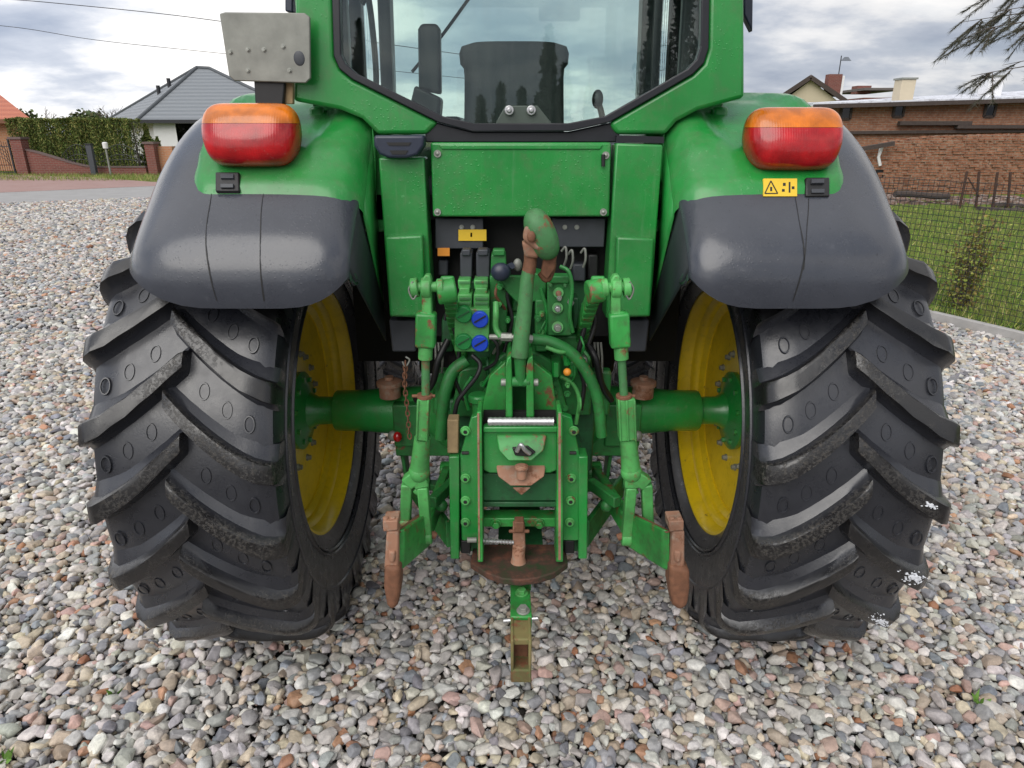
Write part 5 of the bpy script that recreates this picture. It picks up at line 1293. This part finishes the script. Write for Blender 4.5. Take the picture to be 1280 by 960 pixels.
# power line with sag
w_ = MB(); w_.tube([(-60 + 4 * i, 60 + .5 * i, 15.5 + .0035 * (i * 4 - 70) ** 2) for i in range(34)], .035, 5, caps=False)
pw = [P(-40, -6, 40), P(60, 3, 40), P(200, 17, 40), P(330, 34, 40)]
mb = MB(); mb.tube(smooth_path([P(-200, -30, 40), *pw, P(700, 85, 42)], 6), .02, 5, caps=False); tag(mb.build('power_line', M['black']), 'thin dark power cable crossing the sky above the white house', 'cable'); w_.bm.free()
mb = MB(); mb.tube(smooth_path([P(-200, 20, 42), P(0, 32, 42), P(120, 50, 42), P(270, 66, 42), P(700, 110, 44)], 6), .016, 5, caps=False); tag(mb.build('power_line', M['black']), 'lower thin cable in the sky behind the metal plate', 'cable')

# ================================================================== RIGHT SIDE
# long old brick building, upper wall under a snow-dusted roof
YB = 24
lb_ = tag(empty('brick_barn', (P(1180, 250, YB).x, YB, 0)), 'long old orange brick barn with snowy flat roof and small dark windows', 'barn')
def bp(u, v, Y=YB): return P(u, v, Y) - lb_.location
L0x, R0x = bp(1015, 160).x, bp(1420, 160).x; zt0, zt1 = bp(1030, 133).z, bp(1280, 126).z
mb = MB(); a, b = bp(1022, 134), bp(1420, 123); mb.prism([Vector((a.x, 0, -.1)), Vector((b.x, 0, -.1)), b, a], (0, 5, 0)); mb.build('wall', M['brick_old'], lb_)
mb = MB(); a, b = bp(1010, 133), bp(1430, 121); q = (a + Vector((0, -.45, 0)), b + Vector((0, -.45, 0)), b + Vector((0, 5.2, .42)), a + Vector((.8, 5.2, .16))); mb.prism(list(q), (0, 0, .10))
rf = mb.build('roof', M['roof_snow'], lb_)
mb = MB(); mb.bar(a + Vector((0, -.5, -.02)), b + Vector((0, -.5, -.02)), .10, .14); mb.build('roof_fascia', M['dark_wood'], rf)
for u, v in ((1057, 141), (1123, 138), (1237, 138)):
    c = bp(u, v); c.y = -.02; house_win(lb_, c, .36, .42, fm='dark_wood')
mb = MB(); a, b = bp(1042, 166), bp(1420, 162); mb.bar(Vector((a.x, -.10, a.z)), Vector((b.x, -.10, b.z)), .12, .10); mb.build('ledge', M['dark_wood'], lb_)
mb = MB(); a, b = bp(1120, 154), bp(1400, 160); mb.bar(Vector((a.x, -.2, a.z)), Vector((a.x + 2.6, -.2, a.z)), .2, .13); mb.bar(Vector((a.x + 2.1, -.2, a.z - .12)), Vector((b.x, -.2, a.z - .12)), .2, .12); mb.build('timber_ledge', M['dark_wood'], lb_)
for u, vt, w in ((1132, 100, .28), (1241, 97, .30)):
    c = bp(u, vt, YB + 3.2); c.y = 3.2; mb = MB(); mb.box((c.x - w, 2.9, bp(0, 130).z), (c.x + w, 3.5, c.z)); ch = mb.build('chimney', M['beige_wall'] if u < 1200 else M['white_wall'], rf, bevel=.02)
    mb = MB(); mb.box((c.x - w - .04, 2.86, c.z + .002), (c.x + w + .04, 3.54, c.z + .07)); mb.build('chimney_cap', M['zinc'], rf)
# lower broken brick wall before the barn
YL = 20.5
lw = tag(empty('ruined_wall', (P(1190, 250, YL).x, YL, 0)), 'crumbling lower brick wall with ragged top before the barn', 'wall')
def lp(u, v): return P(u, v, YL) - lw.location
top = [(1060, 205), (1068, 196), (1080, 190), (1090, 185), (1100, 188), (1108, 181), (1118, 178), (1140, 176), (1160, 173), (1200, 172), (1240, 171), (1290, 170), (1420, 168)]
mb = MB()
q = [lp(*p) for p in top]; mb.prism([Vector((q[-1].x, 0, -.1)), Vector((q[0].x, 0, -.1))] + q, (0, .38, 0))
for k in range(900):                      # bricks that stand proud of the weathered face
    x = random.uniform(q[0].x + .2, q[-1].x - .3); zt_ = lerp([(p.x, p.z) for p in q], x); z = round(random.uniform(.1, zt_ - .1) / .08) * .08; d_ = random.uniform(.01, .05); mb.box((x, -d_, z), (x + random.choice((.12, .24)), .05, z + .068))
for k in range(160):                      # loose bricks along the broken top
    x = random.uniform(q[0].x + .1, q[-1].x - .3); zt_ = lerp([(p.x, p.z) for p in q], x); mb.cbox((x, random.uniform(.05, .33), zt_ + .03), (.24, .12, .07), Matrix.Rotation(random.uniform(-.5, .5), 4, 'Z') @ Matrix.Rotation(random.uniform(-.2, .2), 4, 'Y'))
mb.build('brickwork', M['brick_old'], lw)
mb = MB(); mb.ppx([(1095, 209), (1104, 209), (1104, 222), (1095, 222)], YL - .01, .1); o = mb.build('hole', M['shaded_black'], lw); o.location = -lw.location
mb = MB(); mb.bar(lp(1050, 190) + BK * .25, lp(1112, 179) + BK * .25, .15, .13); mb.build('fallen_beam', M['dark_wood'], lw)
mb = MB(); a, b, c = lp(1101, 184) + BK * .05, lp(1097, 196) + BK * .05, lp(1099, 207) + BK * .05; mb.tube([a, b, c], [.06, .05, .05], 6); mb.build('plaster_scar', M['white_wall'], lw)
# beige gabled house behind
gh = tag(empty('gabled_house', (P(1020, 250, 45).x, 45, 0)), 'beige house with dark gable roof, chimney and aerial behind the barn', 'house')
def hp2(u, v, Y=45): return P(u, v, Y) - gh.location
pk, el, er = hp2(1014, 97), hp2(958, 134), hp2(1064, 131); el.y = er.y = pk.y = 0
mb = MB(); mb.prism([Vector((el.x + .4, 0, 0)), Vector((er.x - .4, 0, 0)), er + Vector((-.4, 0, -.1)), pk - Z * .15, el + Vector((.4, 0, -.1))], (4.5, 9, 0)); mb.build('wall', M['beige_wall'], gh)
bk = Vector((4.7, 9.4, .0)); f0_ = Vector((-.15, -.3, .0))
mb = MB(); F_ = f0_
for q in ((pk + F_, er + F_, er + bk, pk + bk), (el + F_, pk + F_, pk + bk, el + bk)): mb.prism(list(q), (0, 0, .16))
r_ = mb.build('roof', M['roof_dark'], gh)
mb = MB(); mb.bar(el + F_ * 1.1, pk + F_ * 1.1, .10, .26); mb.bar(pk + F_ * 1.1, er + F_ * 1.1, .10, .26); mb.build('bargeboard', M['dark_wood'], gh)
c = hp2(1041, 105, 48); mb = MB(); mb.box((c.x - .45, 2.7, c.z - .8), (c.x + .45, 3.3, hp2(0, 93, 48).z)); mb.build('chimney', M['brick_red'], r_)
mb = MB(); mb.box((c.x + .47, 2.72, c.z - .8), (c.x + .62, 3.28, hp2(0, 95, 48).z)); mb.build('chimney_flank', M['white_wall'], r_)
mb = MB(); p = Vector((c.x + .3, 3, hp2(0, 93, 48).z)); mb.cyl(p, p + Z * 1.15, .035, n=6); 
for k in range(5): mb.cyl(p + Z * (.85 + .05 * k) - X * (.4 - .05 * k) + Vector((.4, 0, 0)), p + Z * (.85 + .05 * k) + X * (.7 - .05 * k), .016, n=5)
mb.build('aerial', M['black_iron'], r_)
# low dark roof block between (far house roof with chimneys)
fh = tag(empty('far_house', (P(1100, 250, 55).x, 55, 0)), 'low dark roof with stubby chimney between gabled house and pale chimney', 'house')
def hp3(u, v): return P(u, v, 55) - fh.location
mb = MB(); a, b = hp3(1082, 110), hp3(1124, 122); mb.box((a.x, 0, 0), (b.x, 6, b.z)); mb.build('wall', M['brick_red'], fh)
mb = MB(); mb.box((a.x - .2, -.3, hp3(0, 113).z), (b.x + .2, 6, hp3(0, 110).z)); mb.build('roof', M['roof_dark'], fh)
mb = MB(); c = hp3(1088, 106); mb.box((c.x - .5, 1, c.z - .6), (c.x + .6, 2, c.z)); mb.build('chimney', M['brick_red'], fh)
# timber and rubble at the foot of the wall
def logt(u0, v0, u1, v1, Y, r, label):
    a, b = P(u0, v0, Y), P(u1, v1, Y); mb = MB(); n = 8; pts = [a.lerp(b, i / n) + Vector((0, random.gauss(0, .02), random.gauss(0, .012))) for i in range(n + 1)]
    mb.tube(pts, [r * random.uniform(.9, 1.1) for _ in pts], 9); tag(mb.build('timber_log', M['dark_wood']), label, 'log')
logt(1118, 242, 1186, 246, 17.5, .09, 'dark weathered log lying at the foot of the ruined wall')
logt(1222, 264, 1300, 268, 15.6, .12, 'thick dark log lying on the lawn edge at the right')
logt(1240, 257, 1310, 259, 16.2, .07, 'thinner dark log behind the thick one at the right edge')
logt(1230, 275, 1300, 279, 15.0, .035, 'slim pole lying on the grass before the thick log')
rb_ = []
for i in range(240):
    rb_.append((random.uniform(P(1090, 250, 18).x, P(1300, 250, 18).x), random.uniform(17, 19.6)))
mb = MB()
for x, y in rb_:
    s_ = random.uniform(.04, .13); rot_ = Matrix.Rotation(random.uniform(0, 3), 3, 'Z') @ Matrix.Rotation(random.uniform(-.5, .5), 3, 'X'); mb.cbox((x, y, s_ * .4), (s_ * 2, s_ * 1.1, s_ * .9), rot_.to_4x4())
t = NT('rubble'); n = t.noise(5, 6, .7); t.set(Base_Color=t.ramp(n, [(.35, (.06, .05, .05)), (.5, (.20, .12, .09)), (.65, (.34, .32, .30))]), Roughness=.9)
tag(mb.build('rubble', t.m), 'brick rubble and stones heaped along the foot of the ruined wall', 'rubble', kind='stuff')
# rusty iron posts
for u0, v0, u1, v1, lab in ((1209, 214, 1199, 262, 'leaning rusty iron post, leftmost of the four by the wall'), (1224, 214, 1221, 258, 'second rusty iron post from the left, upright by the wall'), (1247, 215, 1241, 260, 'third rusty iron post from the left before the brick wall'), (1263, 215, 1260, 262, 'rusty iron post nearest the right edge of the photo')):
    mb = MB(); a, b = P(u0, v0, 16), P(u1, v1, 16); mb.bar(a, Vector((b.x, 16, -.05)), .05, .05, up=(0, 1, 0)); tag(mb.build('iron_post', M['iron'], bevel=.005), lab, 'post', 'rusty iron posts before the brick wall')
mb = MB(); mb.bar(P(1210, 222, 15.95), P(1224, 246, 15.95), .025, .025); tag(mb.build('iron_brace', M['iron']), 'thin slanting iron brace between the two left rusty posts', 'brace')
# wire mesh fence along the kerb
FS0, FS1, FO = -3.0, 11.0, .22; hF = 1.45
fe = tag(empty('wire_fence', kp(1, FO)), 'dark wire mesh fence along the kerb between gravel and lawn', 'fence')
mb = MB(); n_ = int((FS1 - FS0) / .06)
for i in range(n_ + 1):
    p = kp(FS0 + (FS1 - FS0) * i / n_, FO) - fe.location; mb.tube([p + Z * .05, p + Z * hF], .003, 4, caps=False)
for k in range(24):
    z = .06 + k * .06; mb.tube([kp(FS0, FO) - fe.location + Z * z, kp(FS1, FO) - fe.location + Z * z], .003, 4, caps=False)
mb.build('wire_mesh', M['black_iron'], fe)
for s_ in (-2.2, 3.1, 5.6, 8.1, 10.6):
    mb = MB(); p = kp(s_, FO + .03) - fe.location; mb.cyl(p, p + Z * (hF + .05), .02, n=10); mb.build('fence_post', M['black_iron'], fe)
# shrub growing through the fence
sh = tag(empty('shrub', kp(1.35, .55)), 'straggly brown and green shrub growing by the wire fence', 'shrub')
sb = P(1193, 395, sh.location.y); sh.location = (P(1197, 400, 5.1).x, 5.1, .03)
pts = []; mb = MB(); rs = random.Random(9)
for k in range(28):
    a_ = rs.uniform(0, 6.28); top_ = Vector((rs.gauss(.02, .12), rs.gauss(0, .12), rs.uniform(.55, 1.18))); base = Vector((rs.gauss(0, .06), rs.gauss(0, .06), -.03)); mid = base.lerp(top_, .5) + Vector((rs.gauss(0, .05), rs.gauss(0, .05), 0))
    st_ = smooth_path([base, mid, top_], 6); mb.tube(st_, [.006 - .004 * i / (len(st_) - 1) for i in range(len(st_))], 5, caps=False)
    for _ in range(75):
        q = rs.random() ** .8; p = st_[int(q * (len(st_) - 1))]; pts.append(tuple(p + Vector((rs.gauss(0, .055), rs.gauss(0, .055), rs.gauss(0, .03)))))
mb.build('stems', M['bark'], sh); leaves('foliage', pts, .045, [(.24, .29, .06), (.16, .23, .04), (.26, .20, .06), (.20, .14, .05), (.34, .34, .09)], sh, .2, .55, 8)
# pine whose drooping branches reach in at the top right
pi_ = tag(empty('pine_tree', (12.2, 10.6, 0)), 'pine tree whose drooping needle branches enter the top right corner', 'tree')
mb = MB(); mb.tube([(0, 0, -.1), (.05, 0, 2.5), (-.02, .05, 5), (0, 0, 7.4)], [.17, .13, .09, .02], 10); mb.build('trunk', M['bark'], pi_)
mb = MB(); pts = []; nv, nf = [], []
rs = random.Random(12); base = pi_.location.copy(); nd = MB()
def bough(p0, p1, sag, nt):
    p0, p1 = Vector(p0) - base, Vector(p1) - base; st_ = [p0.lerp(p1, i / 12) + Z * sag * math.sin(math.pi * i / 12 * .5 + .6) for i in range(13)]
    mb.tube(st_, [.03 - .0022 * i for i in range(13)], 6, caps=False)
    d = (p1 - p0).normalized()
    for k in range(nt):
        q = rs.uniform(.15, 1.0); s_ = st_[min(12, int(q * 12))]; tw = (d * rs.uniform(.5, 1.0) + Vector((rs.gauss(0, .35), rs.gauss(0, .45), rs.uniform(-.75, -.15)))).normalized(); L = rs.uniform(.35, .85)
        tp = [s_ + tw * L * i / 5 - Z * .10 * (i / 5) ** 2 for i in range(6)]; mb.tube(tp, [.007, .006, .005, .004, .003, .002], 4, caps=False)
        for j in range(150):
            b_ = tp[0].lerp(tp[-1], rs.uniform(.1, 1)) ; nn = (tw * .9 + Vector((rs.gauss(0, .4), rs.gauss(0, .4), rs.gauss(-.15, .3)))).normalized() * rs.uniform(.08, .17); e = nn.cross(Vector((rs.gauss(0, 1), rs.gauss(0, 1), rs.gauss(0, 1)))).normalized() * .0045
            nd._faces([b_ - e, b_ + e, b_ + nn], [(0, 1, 2)])
tr0 = P(1420, 40, 10.6)
for (u, v, Y, nt, sag) in ((1212, 60, 9.6, 30, .30), (1196, 42, 10.2, 26, .2), (1235, 30, 10.0, 26, .2), (1222, 5, 10.4, 26, .2), (1210, 112, 9.8, 20, .25), (1250, 95, 10.0, 18, .2), (1255, -30, 10.2, 22, .2), (1270, 60, 9.4, 14, .2)):
    bough(Vector((12.2, 10.6, tr0.z + (40 - v) * .012 + .5)), P(u, v, Y), sag, nt)
mb.build('branches', M['bark'], pi_); nt_ = NT('pine_needles'); n = nt_.noise(3, 3); nt_.set(Base_Color=nt_.mix(n, (.03, .035, .022), (.085, .08, .05)), Roughness=.6); nd.build('needles', nt_.m, pi_, recalc=False)
# conifers behind the photographer, mirrored in the rear window
for i, (x, y, h) in enumerate(((1.35, -26, 5.6), (2.0, -26.6, 4.4), (.35, -26, 3.5), (-.45, -27, 3.7), (-1.2, -26, 3.2), (3.0, -27, 3.6), (5.6, -28, 8.0), (6.9, -29, 9.5), (-6.2, -29, 6.2))):
    cone_tree('spruce', (x, y, -.06), h, h * .17 + .1, 'dark spruce standing behind the photographer, mirrored in the cab window', 2600, [(.02, .04, .015), (.03, .055, .02)], 'spruces mirrored in the cab window', seed=30 + i, size=.36)
# few green sprigs among the stones
for i, (u, v) in enumerate(((141, 868), (1225, 878), (8, 948))):
    p = G(u, v, 0); o = tag(empty('weed', p), ('small green weed sprouting in the gravel left of the tractor', 'small green weed in the gravel at the lower right', 'yellow green leaf tuft at the lower left corner')[i], 'weed'); mb = MB(); rs = random.Random(i)
    pp = []
    for k in range(7):
        d = Vector((rs.gauss(0, .5), rs.gauss(0, .5), 1)).normalized(); e = d.cross(Vector((rs.gauss(0, 1), rs.gauss(0, 1), 0))).normalized(); L = rs.uniform(.03, .06); b_ = Vector((rs.gauss(0, .008), rs.gauss(0, .008), -.01))
        mb._faces([b_, b_ + d * L * .5 + e * .007, b_ + d * L, b_ + d * L * .5 - e * .007], [(0, 1, 2, 3)])
    mb.build('leaf', plain('weed_green', (.12, .24, .04), .5) if i == 0 else bpy.data.materials['weed_green'], o, recalc=False)

# ================================================================== SKY AND LIGHT
SUN_EL, SUN_AZ = R(42), R(205)            # azimuth clockwise from +Y; behind the photographer, slightly left
w = bpy.data.worlds.new('World'); scene.world = w; w.use_nodes = True; nt = w.node_tree; n, l = nt.nodes, nt.links
bg = n['Background']; bg.inputs['Strength'].default_value = .1
sky = n.new('ShaderNodeTexSky'); sky.sky_type = 'NISHITA'; sky.sun_disc = False; sky.sun_elevation = SUN_EL; sky.sun_rotation = SUN_AZ
tc = n.new('ShaderNodeTexCoord'); sp_ = n.new('ShaderNodeSeparateXYZ'); l.new(tc.outputs['Generated'], sp_.inputs[0])
def mth(op, a, b=None):
    m = n.new('ShaderNodeMath'); m.operation = op
    for i, x in enumerate((a, b)):
        if x is None: continue
        if isinstance(x, (int, float)): m.inputs[i].default_value = x
        else: l.new(x, m.inputs[i])
    return m.outputs[0]
zz = mth('ADD', mth('MAXIMUM', sp_.outputs['Z'], 0), .24)
cb = n.new('ShaderNodeCombineXYZ'); l.new(mth('DIVIDE', sp_.outputs['X'], zz), cb.inputs[0]); l.new(mth('DIVIDE', sp_.outputs['Y'], zz), cb.inputs[1]); cb.inputs[2].default_value = 1.7
def cn(scale, detail, off, rough=.55):
    mp = n.new('ShaderNodeMapping'); mp.inputs['Location'].default_value = off; mp.inputs['Scale'].default_value = (1, 1.15, 1); l.new(cb.outputs[0], mp.inputs[0])
    q = n.new('ShaderNodeTexNoise'); q.inputs['Scale'].default_value = scale; q.inputs['Detail'].default_value = detail; q.inputs['Roughness'].default_value = rough; l.new(mp.outputs[0], q.inputs['Vector']); return q.outputs['Fac']
def rp_(f, stops):
    q = n.new('ShaderNodeValToRGB'); e = q.color_ramp.elements
    while len(e) < len(stops): e.new(.5)
    for el, (p, c) in zip(e, stops): el.position = p; el.color = (*c, 1)
    l.new(f, q.inputs[0]); return q.outputs[0]
def mx(f, a, b, mode='MIX'):
    q = n.new('ShaderNodeMix'); q.data_type = 'RGBA'; q.blend_type = mode
    for s_, x in ((q.inputs[0], f), (q.inputs[6], a), (q.inputs[7], b)):
        if isinstance(x, bpy.types.NodeSocket): l.new(x, s_)
        elif hasattr(x, '__len__'): s_.default_value = (*x, 1)
        else: s_.default_value = x
    return q.outputs[2]
cl = rp_(cn(1.0, 8, (5.6, 2.4, 0)), [(.36, (.29, .33, .41)), (.46, (.45, .48, .54)), (.52, (.70, .70, .705)), (.60, (.90, .875, .84))])
big = rp_(cn(.25, 3, (7.3, 4.2, 0)), [(.32, (.74, .76, .81)), (.68, (1.1, 1.08, 1.06))])
cl = mx(1.0, cl, big, 'MULTIPLY')
side_ = mth('SUBTRACT', .96, mth('MULTIPLY', sp_.outputs['X'], .30)); cs_ = n.new('ShaderNodeCombineXYZ')      # brighter cloud toward the left, where the sun stands
for k_ in range(3): l.new(side_, cs_.inputs[k_])
cl = mx(1.0, cl, cs_.outputs[0], 'MULTIPLY')
vm = n.new('ShaderNodeVectorMath'); vm.operation = 'SCALE'; l.new(cl, vm.inputs[0]); vm.inputs['Scale'].default_value = 8.8
cover = rp_(cn(.4, 6, (1.2, 8.8, 0)), [(.30, (.75,) * 3), (.45, (.97,) * 3)])
l.new(mx(cover, sky.outputs[0], vm.outputs[0]), bg.inputs['Color'])
sd = bpy.data.lights.new('sun', 'SUN'); so = bpy.data.objects.new('sun', sd); COL.objects.link(so); sd.energy = 1.4; sd.angle = R(55); sd.color = (1, .96, .9)
dv = Vector((math.sin(SUN_AZ) * math.cos(SUN_EL), math.cos(SUN_AZ) * math.cos(SUN_EL), math.sin(SUN_EL))); so.rotation_euler = dv.to_track_quat('Z', 'Y').to_euler()
scene.view_settings.view_transform = 'Standard'; scene.view_settings.look = 'None'; scene.view_settings.exposure = .78; scene.view_settings.gamma = 1
